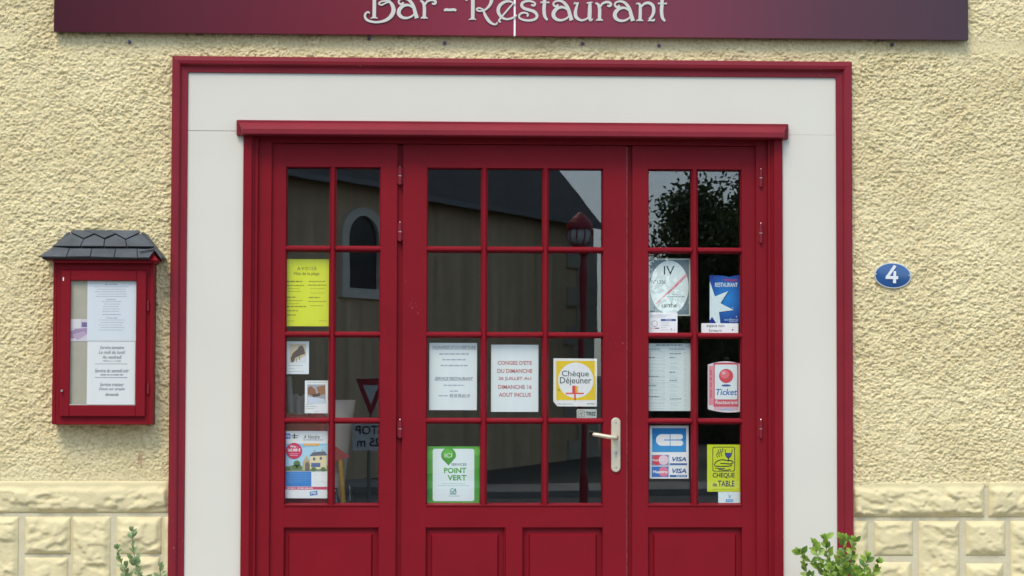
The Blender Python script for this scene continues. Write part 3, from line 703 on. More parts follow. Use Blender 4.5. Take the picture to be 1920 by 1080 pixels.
def flush_texts():
    tmp = []
    for t in TEXTS:
        cu = bpy.data.curves.new('t', 'FONT'); cu.body = t[0]; cu.size = 1; cu.shear = t[5]; cu.offset = t[6]; cu.space_character = t[7]
        cu.resolution_u = 3; cu.fill_mode = 'FRONT'
        o_ = bpy.data.objects.new('t', cu); COL.objects.link(o_); tmp.append(o_)
    dg = bpy.context.evaluated_depsgraph_get(); dg.update()
    for t, o_ in zip(TEXTS, tmp):
        m_ = bpy.data.meshes.new_from_object(o_.evaluated_get(dg)); body, s, rc, color, lay = t[:5]
        n = len(m_.vertices); a = np.zeros(n*3, np.float32); m_.vertices.foreach_get('co', a); a = a.reshape(-1, 3)
        lo, hi = a.min(0), a.max(0); y = s._y(lay)
        x0, x1, z0, z1 = box_of(*s.tw(rc[0], rc[1]), *s.tw(rc[2], rc[3]), y)
        u = (a[:, 0]-lo[0])/max(1e-6, hi[0]-lo[0]); v = (a[:, 1]-lo[1])/max(1e-6, hi[1]-lo[1])
        out = np.stack([x0+u*(x1-x0), np.full(n, y), z0+v*(z1-z0)], 1).astype(np.float32)
        m_.vertices.foreach_set('co', out.ravel()); m_.materials.clear(); m_.materials.append(ink(color)); m_.update()
        m_.name = t[9]
        no = bpy.data.objects.new(t[9], m_); COL.objects.link(no); attach(no, s.o)
    for o_ in tmp:
        c_ = o_.data; bpy.data.objects.remove(o_); bpy.data.curves.remove(c_)
    TEXTS.clear()
PY = GY+.0042                                             # papers stuck to the inside of the panes
K = (32, 34, 40)

# yellow fete notice
z2 = Zc(500, 270, 2.918)
s = Sheet('poster', 'bright yellow village fete notice on the upper left pane', 'poster', (105, 630, 340, 997), (205, 212, 38), PY, z2)
s.text('AVOISE', 168, 672, 272, 690, (70, 75, 20), space=1.35).text('Fête de la plage', 150, 700, 288, 722, (95, 98, 20))
s.fine([(108, 194, 752, 7), (108, 205, 774, 5), (112, 180, 790, 2), (112, 190, 806, 2.5), (108, 160, 838, 6), (108, 196, 856, 3), (112, 180, 874, 2), (108, 216, 889, 6), (112, 172, 912, 5), (112, 160, 935, 5), (106, 150, 968, 2)], (125, 130, 20), seed=3)
s.fine([(230, 325, 752, 5), (225, 325, 772, 5), (238, 320, 790, 2), (238, 320, 815, 2), (230, 290, 840, 6), (228, 326, 862, 4), (238, 310, 885, 3), (285, 328, 968, 2)], (130, 134, 22), seed=4)
# two small photo cards
z6 = Zc(520, 635, 3.375)
s = Sheet('photo_card', 'small white card with a dark photo, the upper of two on the left pane', 'card', (60, 17, 200, 224), (208, 214, 218), PY, z6, 'photo cards on the left leaf')
s.rect(78, 33, 182, 152, (190, 178, 150)).poly([(84, 125), (98, 92), (128, 66), (140, 46), (160, 44), (170, 66), (176, 96), (150, 104), (112, 122), (104, 148), (90, 150)], (84, 72, 70), 2)
s.poly([(100, 148), (182, 108), (182, 152), (100, 152)], (200, 204, 206), 2).line([(118, 122), (122, 146)], (80, 70, 66), 3, 1.5).line([(140, 108), (142, 136)], (80, 70, 66), 3, 1.5)
s.fine([(75, 160, 170, 3), (75, 110, 190, 2.5), (75, 165, 208, 2.5)], (150, 155, 160), seed=5)
s = Sheet('photo_card', 'small white card with a brown photo, the lower of two on the left pane', 'card', (174, 265, 320, 472), (212, 217, 222), PY, z6, 'photo cards on the left leaf')
s.rect(190, 290, 305, 410, (150, 150, 158)).poly([(192, 310), (215, 300), (240, 322), (246, 356), (228, 366), (192, 350)], (128, 84, 58), 2).poly([(248, 306), (300, 294), (304, 350), (262, 358)], (140, 96, 64), 3)
s.poly([(192, 366), (266, 376), (300, 384), (303, 409), (192, 409)], (188, 196, 208), 2).poly([(220, 352), (268, 345), (272, 362), (226, 370)], (70, 50, 44), 4)
s.fine([(190, 310, 276, 2.5), (180, 225, 415, 2.5), (180, 250, 428, 3), (180, 235, 441, 2.5), (240, 262, 461, 2)], (120, 125, 132), seed=6)
# real-estate poster
s = Sheet('poster', 'house-for-sale poster with red price disc on the bottom left pane', 'poster', (42, 584, 317, 1010), (214, 222, 232), PY, z6)
s.rect(46, 600, 83, 634, (52, 112, 190)).text('pap', 51, 608, 79, 628, (235, 240, 246), bold=.02)
s.rect(90, 612, 131, 617, (40, 44, 56)).rect(104, 602, 112, 632, (40, 44, 56), 2).rect(90, 624, 128, 630, (120, 124, 132)).rect(135, 600, 136.5, 633, (120, 124, 132))
s.text('A Vendre', 165, 608, 268, 634, (58, 66, 84), shear=.35).fine([(165, 290, 641, 5)], (120, 130, 150), seed=7).rect(167, 663, 268, 678, (226, 160, 84), 3)
s.rect(45, 664, 315, 838, (128, 180, 226)).poly([(45, 700), (150, 690), (230, 684), (315, 672), (315, 838), (45, 838)], (158, 196, 226), 2)
s.poly([(45, 812), (100, 800), (160, 808), (315, 800), (315, 838), (45, 838)], (112, 126, 96), 3)
s.poly([(160, 834), (160, 782), (184, 740), (208, 780), (208, 834)], (176, 158, 122), 4).poly([(176, 834), (176, 790), (190, 776), (204, 792), (204, 834)], (96, 92, 80), 5)
s.poly([(208, 826), (208, 742), (312, 738), (312, 826)], (212, 198, 158), 4).poly([(202, 744), (222, 720), (300, 712), (316, 738)], (88, 92, 108), 5)
for (a, b_) in ((226, 752), (268, 748)): s.rect(a, b_, a+14, b_+18, (86, 92, 108), 5)
s.rect(214, 786, 272, 812, (70, 96, 140), 5).rect(232, 704, 238, 722, (150, 130, 110), 6).rect(282, 702, 288, 716, (150, 130, 110), 6)
for (a, b_, rr_) in ((124, 790, 22), (112, 812, 18), (136, 812, 18), (230, 826, 16), (290, 826, 16), (70, 822, 14)): s.ell(a, b_, rr_, rr_*.85, (70+a % 17, 98+b_ % 19, 66), 6, 14)
s.ell(106, 710, 51, 51, (176, 40, 78), 7).text('Prix :', 84, 674, 128, 690, (246, 240, 244), 8, bold=.02).text('165.000 €', 68, 694, 146, 714, (246, 240, 244), 8, bold=.03).fine([(76, 134, 728, 3), (80, 130, 738, 4)], (236, 160, 180), 8, 8)
s.rect(46, 841, 215, 935, (48, 118, 186)).fine([(56, 200, 853, 2), (52, 208, 864, 2), (52, 208, 875, 2), (52, 205, 886, 2), (52, 180, 897, 2), (52, 200, 910, 2)], (90, 150, 206), 2, 9).fine([(230, 245, 860, 3), (280, 300, 860, 3), (230, 245, 890, 3), (278, 300, 905, 3)], (190, 198, 208), 1, 2)
s.rect(45, 937, 315, 955, (190, 66, 96)).fine([(60, 115, 946, 6), (125, 230, 946, 6)], (240, 206, 214), 2, 10)
s.poly([(205, 968), (253, 962), (254, 988), (206, 994)], (40, 112, 176)).text('pap', 212, 968, 247, 988, (240, 244, 248), bold=.02)
# opening hours and holiday notice
z7 = Zc(790, 635, 3.375)
s = Sheet('notice', 'white opening hours sheet with italic lines, headed HORAIRES', 'notice', (50, 27, 352, 452), (208, 217, 230), PY, z7)
s.text("HORAIRES D'OUVERTURE", 70, 44, 346, 64, (98, 104, 120), shear=.25, bold=.008).rect(70, 66.5, 346, 68, (80, 86, 100))
s.fine([(113, 300, 97, 8), (133, 284, 133, 8), (122, 293, 170, 8)], (150, 156, 170), 1, 11)
s.text('SERVICE RESTAURANT', 85, 243, 328, 261, (98, 104, 120), shear=.25, bold=.008).rect(85, 264, 328, 265.4, (80, 86, 100))
s.fine([(140, 272, 295, 7), (182, 232, 332, 7), (110, 174, 361, 7)], (150, 156, 170), 1, 12)
s.text('02 43 92 63 14', 180, 350, 306, 367, (92, 98, 116), shear=.25, bold=.008).rect(180, 369.5, 306, 371, (80, 86, 100))
s = Sheet('notice', 'white holiday closing sheet with red capitals reading CONGES D\'ETE', 'notice', (441, 38, 741, 463), (208, 219, 236), PY, z7)
for body, a, b_, yy in (("CONGES D'ETE", 483, 699, 153), ('DU DIMANCHE', 481, 702, 204), ('26 JUILLET AU', 488, 695, 254), ('DIMANCHE 16', 486, 698, 305), ('AOUT INCLUS', 490, 693, 355)):
    s.text(body, a, yy-13, b_, yy+13, (176, 108, 108), bold=.022)
# cheque dejeuner sticker and pull sticker
z3 = Zc(1000, 640, 4.154)
s = Sheet('sticker', 'square yellow lunch voucher sticker with a white disc beside the handle', 'sticker', None, (222, 224, 214), PY, z3, poly=[(157, 132), (496, 135), (494, 508), (188, 506), (155, 468)])
s.rect(178, 152, 486, 458, (222, 184, 28)).ell(331, 303, 138, 138, (224, 230, 226), 2, 56)
s.text('Chèque', 222, 228, 432, 287, (44, 58, 62), 3, bold=.006).text('Déjeuner', 207, 279, 452, 344, (44, 58, 62), 3, bold=.006)
s.rect(303, 345, 328, 400, (206, 62, 62), 3).rect(328, 349, 347, 400, (228, 166, 50), 3).rect(252, 400, 393, 410, (210, 74, 58), 4).rect(318, 410, 331, 458, (210, 74, 58), 4)
s.fine([(188, 310, 488, 4)], (120, 124, 120), 1, 13).fine([(418, 482, 486, 8)], (150, 152, 148), 1, 14).line([(186, 378), (204, 378), (206, 390)], (90, 80, 40), 3, 2)
s = Sheet('sticker', 'little grey sticker reading TIREZ beside the handle', 'sticker', None, (172, 178, 172), PY, z3, poly=[(342, 528), (490, 528), (494, 533), (494, 592), (490, 597), (342, 597), (338, 592), (338, 533)])
s.rrect(346, 538, 401, 590, 8, (122, 132, 122)).rrect(350, 542, 397, 586, 6, (168, 176, 168), 2).line([(358, 568), (372, 556), (390, 558)], (120, 128, 120), 3, 3).line([(374, 580), (376, 562)], (120, 128, 120), 3, 3)
s.text('TIREZ', 410, 549, 488, 578, (60, 66, 74), bold=.03)
# green service point poster
s = Sheet('poster', 'green framed service point poster reading POINT VERT, low on the centre leaf', 'poster', (37, 682, 368, 1042), (70, 150, 50), PY, z7)
s.ell(60, 735, 24, 30, (84, 168, 58), 1, 20).ell(352, 715, 20, 26, (90, 172, 62), 1, 20).ell(56, 985, 20, 40, (58, 134, 44), 1, 20)
s.rrect(72, 697, 335, 1028, 14, (206, 224, 222), 2)
s.poly([(172+47*math.cos(t), 738+47*math.sin(t)) for t in [math.radians(a) for a in range(152, 390, 14)]]+[(172, 803)], (62, 138, 44), 3).ell(168, 728, 34, 32, (84, 164, 58), 4, 24)
s.text('ICI', 148, 725, 194, 752, (228, 240, 228), 5).text('SERVICES', 190, 788, 286, 804, (92, 110, 104), 3, bold=.015)
s.text('POINT', 143, 817, 285, 851, (74, 150, 58), 3, bold=.03).text('VERT', 165, 863, 286, 897, (74, 150, 58), 3, bold=.03)
s.fine([(130, 275, 917, 3), (105, 300, 930, 3), (170, 242, 996, 4)], (140, 170, 160), 3, 15)
s.text('CA', 182, 947, 222, 973, (44, 122, 122), 3, shear=.2, bold=.03).rect(180, 976, 222, 980, (44, 122, 122), 3).rect(182, 983, 220, 986, (60, 132, 130), 3)
# licence plate
z4 = Zc(1205, 475, 6.749)
s = Sheet('plaque', 'grey plaque with a white oval reading IV and sarthe', 'plaque', (75, 65, 602, 790), (186, 198, 184), PY, z4)
s.rect(92, 83, 586, 774, (106, 122, 132)).ell(338, 430, 243, 338, (204, 216, 214), 2, 64)
s.poly([(160, 636), (350, 452), (548, 252), (556, 272), (356, 470), (172, 648)], (214, 156, 160), 3).poly([(260, 552), (430, 398), (552, 282), (555, 290), (434, 410), (268, 556)], (196, 72, 88), 4)
s.text('IV', 268, 160, 403, 272, (52, 62, 64), 3).text('N°1326', 112, 338, 288, 386, (62, 74, 76), 3, bold=.005).text('sarthe', 236, 628, 430, 685, (56, 66, 70), 3, bold=.004)
s.fine([(370, 450, 520, 10), (305, 535, 548, 12), (375, 445, 588, 10)], (140, 156, 156), 3, 16)
for (a, b_) in ((103, 95), (576, 95), (573, 762)): s.ell(a, b_, 6, 6, (60, 70, 72), 3, 10)
s = Sheet('sticker', 'small white printed sticker overlapping the foot of the grey plaque', 'sticker', (70, 748, 440, 1005), (222, 224, 230), PY-.0022, z4)
s.ell(150, 890, 39, 39, (136, 142, 152), 1).ell(150, 890, 33, 33, (222, 224, 230), 2).rect(230, 830, 420, 857, (66, 84, 138)).fine([(290, 370, 843, 8)], (210, 214, 226), 2, 17)
s.fine([(90, 355, 778, 5), (90, 300, 792, 5), (90, 280, 806, 5), (232, 330, 873, 4), (232, 330, 894, 5), (232, 340, 914, 5), (232, 300, 936, 5), (232, 330, 968, 5)], (150, 156, 166), 1, 18).fine([(105, 150, 948, 12)], (220, 180, 186), 1, 19).fine([(155, 212, 948, 12)], (80, 84, 96), 1, 20)
s.rect(355, 948, 371, 978, (170, 174, 180)).poly([(390, 975), (412, 975), (401, 957)], (170, 174, 180))
# blue restaurant card, no smoking label
m_blue = bpy.data.materials.new('blue_gradient_print'); m_blue.use_nodes = True
_n = m_blue.node_tree.nodes; _l = m_blue.node_tree.links; _t = _n.new('ShaderNodeTexCoord'); _g = _n.new('ShaderNodeTexGradient'); _g.gradient_type = 'SPHERICAL'
_m = _n.new('ShaderNodeMapping'); _m.inputs['Scale'].default_value = (11, 11, 9); _m.inputs['Location'].default_value = (0, 0, .3); _r2 = _n.new('ShaderNodeValToRGB')
_r2.color_ramp.elements[0].color = (*lin((10, 40, 140)), 1); _r2.color_ramp.elements[1].color = (*lin((30, 140, 220)), 1)
_l.new(_t.outputs['Object'], _m.inputs[0]); _l.new(_m.outputs[0], _g.inputs[0]); _l.new(_g.outputs[0], _r2.inputs[0]); _l.new(_r2.outputs[0], _n['Principled BSDF'].inputs['Base Color'])
s = Sheet('sticker', 'upright blue restaurant card with a big white star', 'sticker', None, m_blue, PY, z4, poly=[(845, 278), (1000, 282), (1100, 300), (1160, 282), (1245, 276), (1245, 886), (845, 886)])
s.poly([(862, 372), (925, 556), (1090, 486), (996, 640), (1160, 724), (976, 752), (994, 886), (930, 886), (878, 812), (850, 850)], (16, 60, 120), 1)
s.poly([(850, 356), (915, 545), (1082, 478), (985, 632), (1152, 718), (966, 742), (984, 885), (930, 885), (878, 802), (848, 850)], (204, 222, 224), 2)
s.text('chèque', 1030, 318, 1196, 360, (176, 44, 84), 2, bold=.02).text('RESTAURANT', 917, 371, 1202, 426, (206, 220, 236), 2, bold=.015)
s.text('sodexo', 1036, 822, 1206, 852, (186, 206, 232), 2).fine([(1095, 1205, 866, 9)], (150, 180, 222), 2, 21).ell(1186, 803, 7, 7, (220, 232, 244), 2, 10)
s = Sheet('sticker', 'white strip label reading espace non fumeurs', 'sticker', (742, 885, 1210, 1010), (216, 222, 226), PY-.0026, z4)
s.text('espace non', 808, 905, 1032, 947, (74, 80, 86)).text('fumeurs', 838, 956, 998, 992, (74, 80, 86)).poly([(1130, 953), (1152, 967), (1130, 982)], (60, 66, 72)).fine([(1115, 1182, 935, 6)], (188, 194, 200), 1, 22)
# price list, ticket sticker, card sticker, cheque de table, tiny label
z5 = Zc(1205, 635, 3.374)
s = Sheet('notice', 'pale typed price list sheet on the right leaf', 'notice', (35, 30, 303, 457), (198, 208, 206), PY, z5)
s.fine([(85, 250, 40, 6), (40, 108, 66, 5), (170, 265, 66, 5), (170, 242, 95, 5), (38, 76, 119, 5), (170, 203, 119, 5), (170, 205, 212, 5), (38, 105, 238, 5), (170, 220, 263, 4), (38, 86, 297, 5), (38, 102, 367, 5), (172, 245, 381, 5)], (96, 106, 108), 1, 23)
s.fine([(40, 120+(i*37) % 30, 75+i*8.2, 1.6) for i in range(46) if (i*7) % 5 < 3]+[(172, 240-(i*29) % 40, 78+i*8.2, 1.6) for i in range(45) if (i*5) % 7 < 5]+[(128, 142, 75+i*8.2, 1.6) for i in range(44) if i % 3]+[(262, 278, 80+i*8.2, 1.6) for i in range(43) if i % 4], (152, 162, 162), 1, 24)
s.rect(160, 55, 161, 450, (176, 186, 186)).rect(36, 276, 302, 277, (184, 192, 192))
top = [(412+(620-412)*i/10, 165-22*math.sin(math.pi*min(1, (i/10)*.9+.02))+0) for i in range(11)]
bot = [(620-(620-412)*i/10, 462+8*math.sin(math.pi*(i/10))-16*(i/10)**2) for i in range(11)]
s = Sheet('sticker', 'pink and white meal ticket sticker with a red ball', 'sticker', None, (206, 196, 200), PY, z5, poly=top+bot)
s.rect(418, 172, 446, 420, (206, 134, 142)).rrect(448, 152, 606, 436, 10, (190, 84, 96), 1).rrect(456, 164, 598, 384, 8, (208, 216, 224), 2).rect(448, 385, 604, 426, (190, 88, 100), 3).rect(452, 430, 602, 450, (206, 160, 168), 2)
s.ell(528, 236, 45, 45, (196, 74, 84), 3).ell(520, 226, 28, 27, (212, 110, 116), 4, 24).ell(512, 217, 12, 11, (226, 158, 162), 5, 16).ell(528, 296, 30, 7, (66, 90, 140), 3, 20)
s.text('Ticket', 463, 318, 598, 357, (48, 92, 158), 3, shear=.2, bold=.012).text('Restaurant', 458, 391, 602, 414, (232, 208, 212), 4, shear=.2, bold=.01).fine([(495, 570, 447, 10)], (150, 176, 206), 3, 25)
b_ = MB(); y_ = s._y(2)
for i in range(16):
    if i in (3, 6, 10): continue
    P = [W(*z5(a_, c_), y_) for (a_, c_) in ((428, 200+i*11), (436, 200+i*11), (436, 208+i*11), (428, 208+i*11))]
    b_.add([(p_.x, y_, p_.z) for p_ in P], [(3, 2, 1, 0)])
stuff(b_.build('fine_print', ink((166, 84, 96)), s.o, fix=False))
s = Sheet('sticker', 'white bank card sticker with blue CB and VISA logos', 'sticker', (45, 550, 291, 885), (226, 232, 240), PY, z5)
s.rect(60, 566, 275, 717, (28, 116, 178)).rect(60, 640, 275, 717, (40, 132, 190), 2)
def arc(cx, cy, rx, ry, a0, a1, n=14): return [(cx+rx*math.cos(math.radians(a0+(a1-a0)*i/n)), cy+ry*math.sin(math.radians(a0+(a1-a0)*i/n))) for i in range(n+1)]
s.poly(arc(122, 641, 38, 37, 270, 90)+[(150, 678)]+[(172, 676), (172, 644), (134, 644), (134, 638), (172, 638), (172, 606), (150, 604)], (226, 236, 242), 3)
s.poly([(176, 604)]+arc(238, 621, 17, 17, -90, 90)+[(176, 638)], (226, 236, 242), 3).poly([(176, 644)]+arc(238, 661, 18, 17, -90, 90)+[(176, 678)], (226, 236, 242), 3)
s.rect(57, 735, 164, 801, (132, 120, 160)).ell(92, 768, 32, 32, (198, 62, 82), 2).ell(132, 768, 31, 31, (214, 186, 196), 3).text('MasterCard', 60, 760, 132, 776, (232, 226, 234), 4, bold=.02)
s.rect(57, 809, 164, 876, (70, 112, 178)).ell(92, 842, 32, 32, (38, 104, 180), 2).ell(132, 842, 31, 31, (206, 110, 136), 3).text('Maestro', 66, 832, 156, 852, (232, 232, 240), 4, bold=.03)
s.rect(172, 788, 281, 799, (44, 84, 138)).rect(172, 862, 281, 876, (44, 84, 138)).fine([(212, 278, 869, 6)], (170, 190, 214), 2, 26)
s.text('VISA', 186, 748, 276, 776, (48, 84, 138), 2, shear=.25, bold=.03).text('VISA', 186, 821, 276, 851, (48, 84, 138), 2, shear=.25, bold=.03).rect(56, 803, 283, 805.5, (150, 166, 190)).rect(166.5, 733, 168.5, 876, (150, 166, 190))
s = Sheet('sticker', 'yellow-green voucher sticker with a glass and plate drawing', 'sticker', (408, 670, 622, 968), (186, 196, 16), PY, z5)
def frame_line(x0, y0, x1, y1, r_):
    return arc(x1-r_, y0+r_, r_, r_, -90, 0, 4)+arc(x1-r_, y1-r_, r_, r_, 0, 90, 4)+arc(x0+r_, y1-r_, r_, r_, 90, 180, 4)+arc(x0+r_, y0+r_, r_, r_, 180, 270, 4)
fl = frame_line(444, 686, 582, 838, 14); s.line(fl+[fl[0]], K, 1, 2.2)
s.poly([(524, 722), (562, 722), (560, 742), (550, 752), (538, 752), (527, 742)], (44, 58, 128), 1).line([(522, 700), (524, 735), (540, 755), (556, 745), (564, 722), (566, 700)], K, 2, 2.2).line([(543, 754), (543, 776)], K, 2, 3)
for dx in (0, 14, 28): s.line([(474+dx, 752-dx*.3), (468+dx, 735-dx*.3), (480+dx, 715-dx*.3), (476+dx, 700-dx*.2)], K, 2, 2.2)
s.line([(452, 802), (466, 778), (500, 766), (530, 770), (560, 772), (572, 782), (556, 792), (520, 790), (490, 788)], K, 2, 3.0).line([(458, 806), (500, 808), (548, 806), (566, 798)], K, 2, 3.0).line([(456, 818), (500, 822), (520, 820)], K, 2, 2.5).line([(480, 828), (530, 832), (556, 826)], K, 2, 2.5)
s.text('CHEQUE', 443, 848, 582, 884, K, 2, bold=.02).text('de', 443, 910, 470, 935, K, 2, bold=.015).text('TABLE', 476, 898, 581, 935, K, 2, bold=.02).fine([(440, 570, 952, 3)], (140, 146, 30), 1, 27)
s = Sheet('sticker', 'tiny white label with a blue V under the yellow-green sticker', 'sticker', (478, 966, 618, 1050), (204, 216, 222), PY+.0012, z5)
s.text('V', 540, 988, 561, 1010, (48, 130, 170)).rect(526, 1016, 573, 1032, (66, 134, 190)).fine([(532, 568, 1024, 5)], (180, 206, 226), 2, 28)

# ================================================================== MENU CASE
z1 = Zc(60, 410, 2.636)
BYF = -.085
cx0, cx1, cz0, cz1 = box_of(*z1(102, 215), *z1(598, 1018), BYF)
case = thing('menu_case', 'red wooden menu display case with a small slate roof', 'display case', ((cx0+cx1)/2, -.04, cz0))
b = MB(); t = .014
b.box(cx0, cx1, -.012, 0.006, cz0, cz1, .001)
b.box(cx0, cx0+t, BYF, -.0122, cz0, cz1, .0015); b.box(cx1-t, cx1, BYF, -.0122, cz0, cz1, .0015)
b.box(cx0+t+.0002, cx1-t-.0002, BYF+.0004, -.0122, cz0, cz0+t, .0015); b.box(cx0+t+.0002, cx1-t-.0002, BYF+.0004, -.0122, cz1-.03, cz1, .0015)
b.build('case_body', m_red, case)
# ledge face below and above the little door
fx0, fx1, fz0, fz1 = box_of(*z1(141, 256), *z1(562, 978), BYF-.012)
gx0, gx1, gz0, gz1 = box_of(*z1(190, 307), *z1(515, 922), BYF-.004)
b = MB()
b.box(cx0+t+.0004, fx0+.004, BYF+.001, BYF+.012, cz0+t, cz1-.03); b.box(fx1-.004, cx1-t-.0004, BYF+.001, BYF+.012, cz0+t, cz1-.03)
b.box(fx0+.0042, fx1-.0042, BYF+.001, BYF+.012, fz1-.004, cz1-.0302); b.box(fx0+.0042, fx1-.0042, BYF+.001, BYF+.012, cz0+t+.0002, fz0+.004)
b.build('face_frame', m_red, case)
b = MB(); y0 = BYF-.014
b.box(fx0, gx0, y0, BYF+.0008, fz0, fz1, .003); b.box(gx1, fx1, y0, BYF+.0008, fz0, fz1, .003)
b.box(gx0-.001, gx1+.001, y0+.0005, BYF+.0006, gz1, fz1, .003); b.box(gx0-.001, gx1+.001, y0+.0005, BYF+.0006, fz0, gz0, .003)
cdoor = b.build('case_door', m_red, case)
MB().box(gx0-.004, gx1+.004, BYF-.006, BYF-.003, gz0-.004, gz1+.004).build('pane', m_glass, cdoor)
MB().box(gx0+.0005, gx1-.0005, BYF-.013, BYF-.0064, gz0+.0005, gz0+.004).build('glazing_bead', mat('pale_bead', (.45, .4, .36), .5), cdoor)
for yy in (430, 840):
    c = W(*z1(573, yy), BYF-.006)
    MB().tube([(c.x, BYF-.005, c.z-.02), (c.x, BYF-.005, c.z+.02)], .0045, 10).build('hinge', m_red2, cdoor)
c = W(*z1(149, 850), y0); MB().tube([(c.x, y0, c.z), (c.x, y0-.012, c.z)], [.005, .0045], 12).build('lock_knob', m_steel, cdoor)
c = W(*z1(155, 298), y0); MB().box(c.x-.0022, c.x+.0022, y0-.0008, y0+.001, c.z-.007, c.z+.007).build('paint_chip', mat('chip_white', (.75, .72, .7), .6), cdoor)
m_back = mat('case_back', (.45, .42, .33), .8, var=.08, vscale=12)
MB().box(gx0-.006, gx1+.006, BYF+.004, BYF+.009, gz0-.012, gz1+.012).build('back_board', m_back, case)
# slate roof: hipped, two courses
RY0 = -.135                                                # eaves line
e0 = W(*z1(52, 200), RY0); e1 = W(*z1(638, 197), RY0)
r0 = W(*z1(190, 72), -.012); r1 = W(*z1(540, 72), -.012)
mid0 = W(*z1(107, 152), -.088); mid1 = W(*z1(612, 157), -.088)
b = MB()
b.add([(e0.x+.012, RY0+.012, e0.z-.002), (e1.x-.012, RY0+.012, e0.z-.002), (r1.x, -.010, r0.z-.006), (r0.x, -.010, r0.z-.006), (e0.x+.012, .004, e0.z-.002), (e1.x-.012, .004, e0.z-.002), (r1.x, .004, r0.z-.006), (r0.x, .004, r0.z-.006)],
      [(0, 1, 2, 3), (0, 4, 5, 1), (3, 2, 6, 7), (0, 3, 7, 4), (1, 5, 6, 2), (4, 7, 6, 5)])
b.build('roof_board', m_red, case)
MB().box(cx0+.002, cx1+.012, BYF-.03, -.002, cz1-.004, e0.z+.004, .002).build('cornice', m_red, case)
ed = Vector((0, (RY0+.012), e0.z)); rd = Vector((0, -.012, r0.z))
def on_roof(px, py):                                       # pixel -> the plane of the front slope
    A = Vector((0, RY0, e0.z)); B = Vector((0, -.012, r0.z)); nrm = Vector((0, B.z-A.z, -(B.y-A.y))); d = ray(px, py)
    return CAM+d*((A-CAM).dot(nrm)/d.dot(nrm)), nrm.normalized()
def slate(pts, lift0, lift1, th=.0045, mtl=None):
    P = []; gx_ = sum(a_ for a_, _ in pts)/len(pts); gy_ = sum(c_ for _, c_ in pts)/len(pts)
    pts = [(gx_+(a_-gx_)*.968, gy_+(c_-gy_)*.975) for a_, c_ in pts]
    for (a_, c_) in pts:
        p_, nn = on_roof(*z1(a_, c_)); P.append((p_, c_))
    if nn.y > 0: nn = -nn
    ylo = max(c_ for _, c_ in P); yhi = min(c_ for _, c_ in P); n_ = len(P)
    top = [p_+nn*(lift1+(lift0-lift1)*((c_-yhi)/(ylo-yhi))+th) for p_, c_ in P]; bot_ = [q_-nn*th for q_ in top]
    mb_ = MB(); mb_.add(top+bot_, [tuple(range(n_)), tuple(range(2*n_-1, n_-1, -1))]+[(i, n_+i, n_+(i+1) % n_, (i+1) % n_) for i in range(n_)])
    return mb_.build('slate', mtl or m_slate, case)
zq = lambda x, y: (x*2.636/7.385+0, y*2.636/7.385+(425-410)*2.636)      # eighth zoom -> z1 coordinates
def Q(*pp): return [zq(a_, c_) for a_, c_ in pp]
slate(Q((90, 442), (300, 300), (520, 320), (478, 445)), .006, .003)
slate(Q((482, 445), (524, 322), (828, 325), (808, 440)), .0068, .0034)
slate(Q((812, 440), (832, 325), (1160, 326), (1138, 452)), .006, .003)
slate(Q((1142, 452), (1164, 326), (1455, 326), (1462, 462)), .007, .0034)
slate(Q((1468, 462), (1460, 330), (1700, 345), (1690, 362), (1625, 462)), .0085, .004)
slate(Q((290, 306), (535, 120), (720, 210), (672, 312)), .011, .007)
slate(Q((676, 312), (722, 214), (870, 142), (1008, 212), (998, 314)), .0118, .0074)
slate(Q((1002, 314), (1012, 214), (1165, 142), (1300, 218), (1312, 316)), .011, .007)
slate(Q((1316, 316), (1302, 222), (1515, 120), (1700, 318)), .0118, .0074)
slate(Q((535, 112), (560, 88), (720, 88), (866, 134), (722, 204)), .012, .010)
slate(Q((724, 86), (1020, 88), (1158, 136), (1010, 204), (872, 138)), .0126, .0104)
slate(Q((1024, 88), (1330, 90), (1480, 90), (1512, 112), (1302, 214), (1170, 138)), .012, .010)
slate(Q((1490, 395), (1690, 350), (1700, 362), (1500, 404)), .016, .014)
# dark underlay that shows in the joints
P = [on_roof(*z1(*q_)) for q_ in Q((140, 432), (330, 285), (560, 94), (1478, 94), (1670, 318), (1610, 440))]; nn = P[0][1] if P[0][1].y < 0 else -P[0][1]
b = MB(); n = len(P); b.add([p_+nn*.0035 for p_, _ in P]+[p_-nn*.006 for p_, _ in P], [tuple(range(n)), tuple(range(2*n-1, n-1, -1))]+[(i, n+i, n+(i+1) % n, (i+1) % n) for i in range(n)])
b.build('roof_underlay', mat('underlay', (.03, .03, .032), .9), case)
# side slopes
for (ea, rb, sg) in ((e0, r0, -1), (e1, r1, 1)):
    vs = [(ea.x, RY0, ea.z), (rb.x, -.012, rb.z), (rb.x+sg*.012, .004, rb.z), (ea.x+sg*.002, .004, ea.z)]
    vs2 = [(v_[0]+sg*.003, v_[1], v_[2]+.005) for v_ in vs]
    MB().add(vs+vs2, [(0, 1, 2, 3), (4, 7, 6, 5), (0, 4, 5, 1), (1, 5, 6, 2), (2, 6, 7, 3), (3, 7, 4, 0)]).build('slate', m_slate, case)
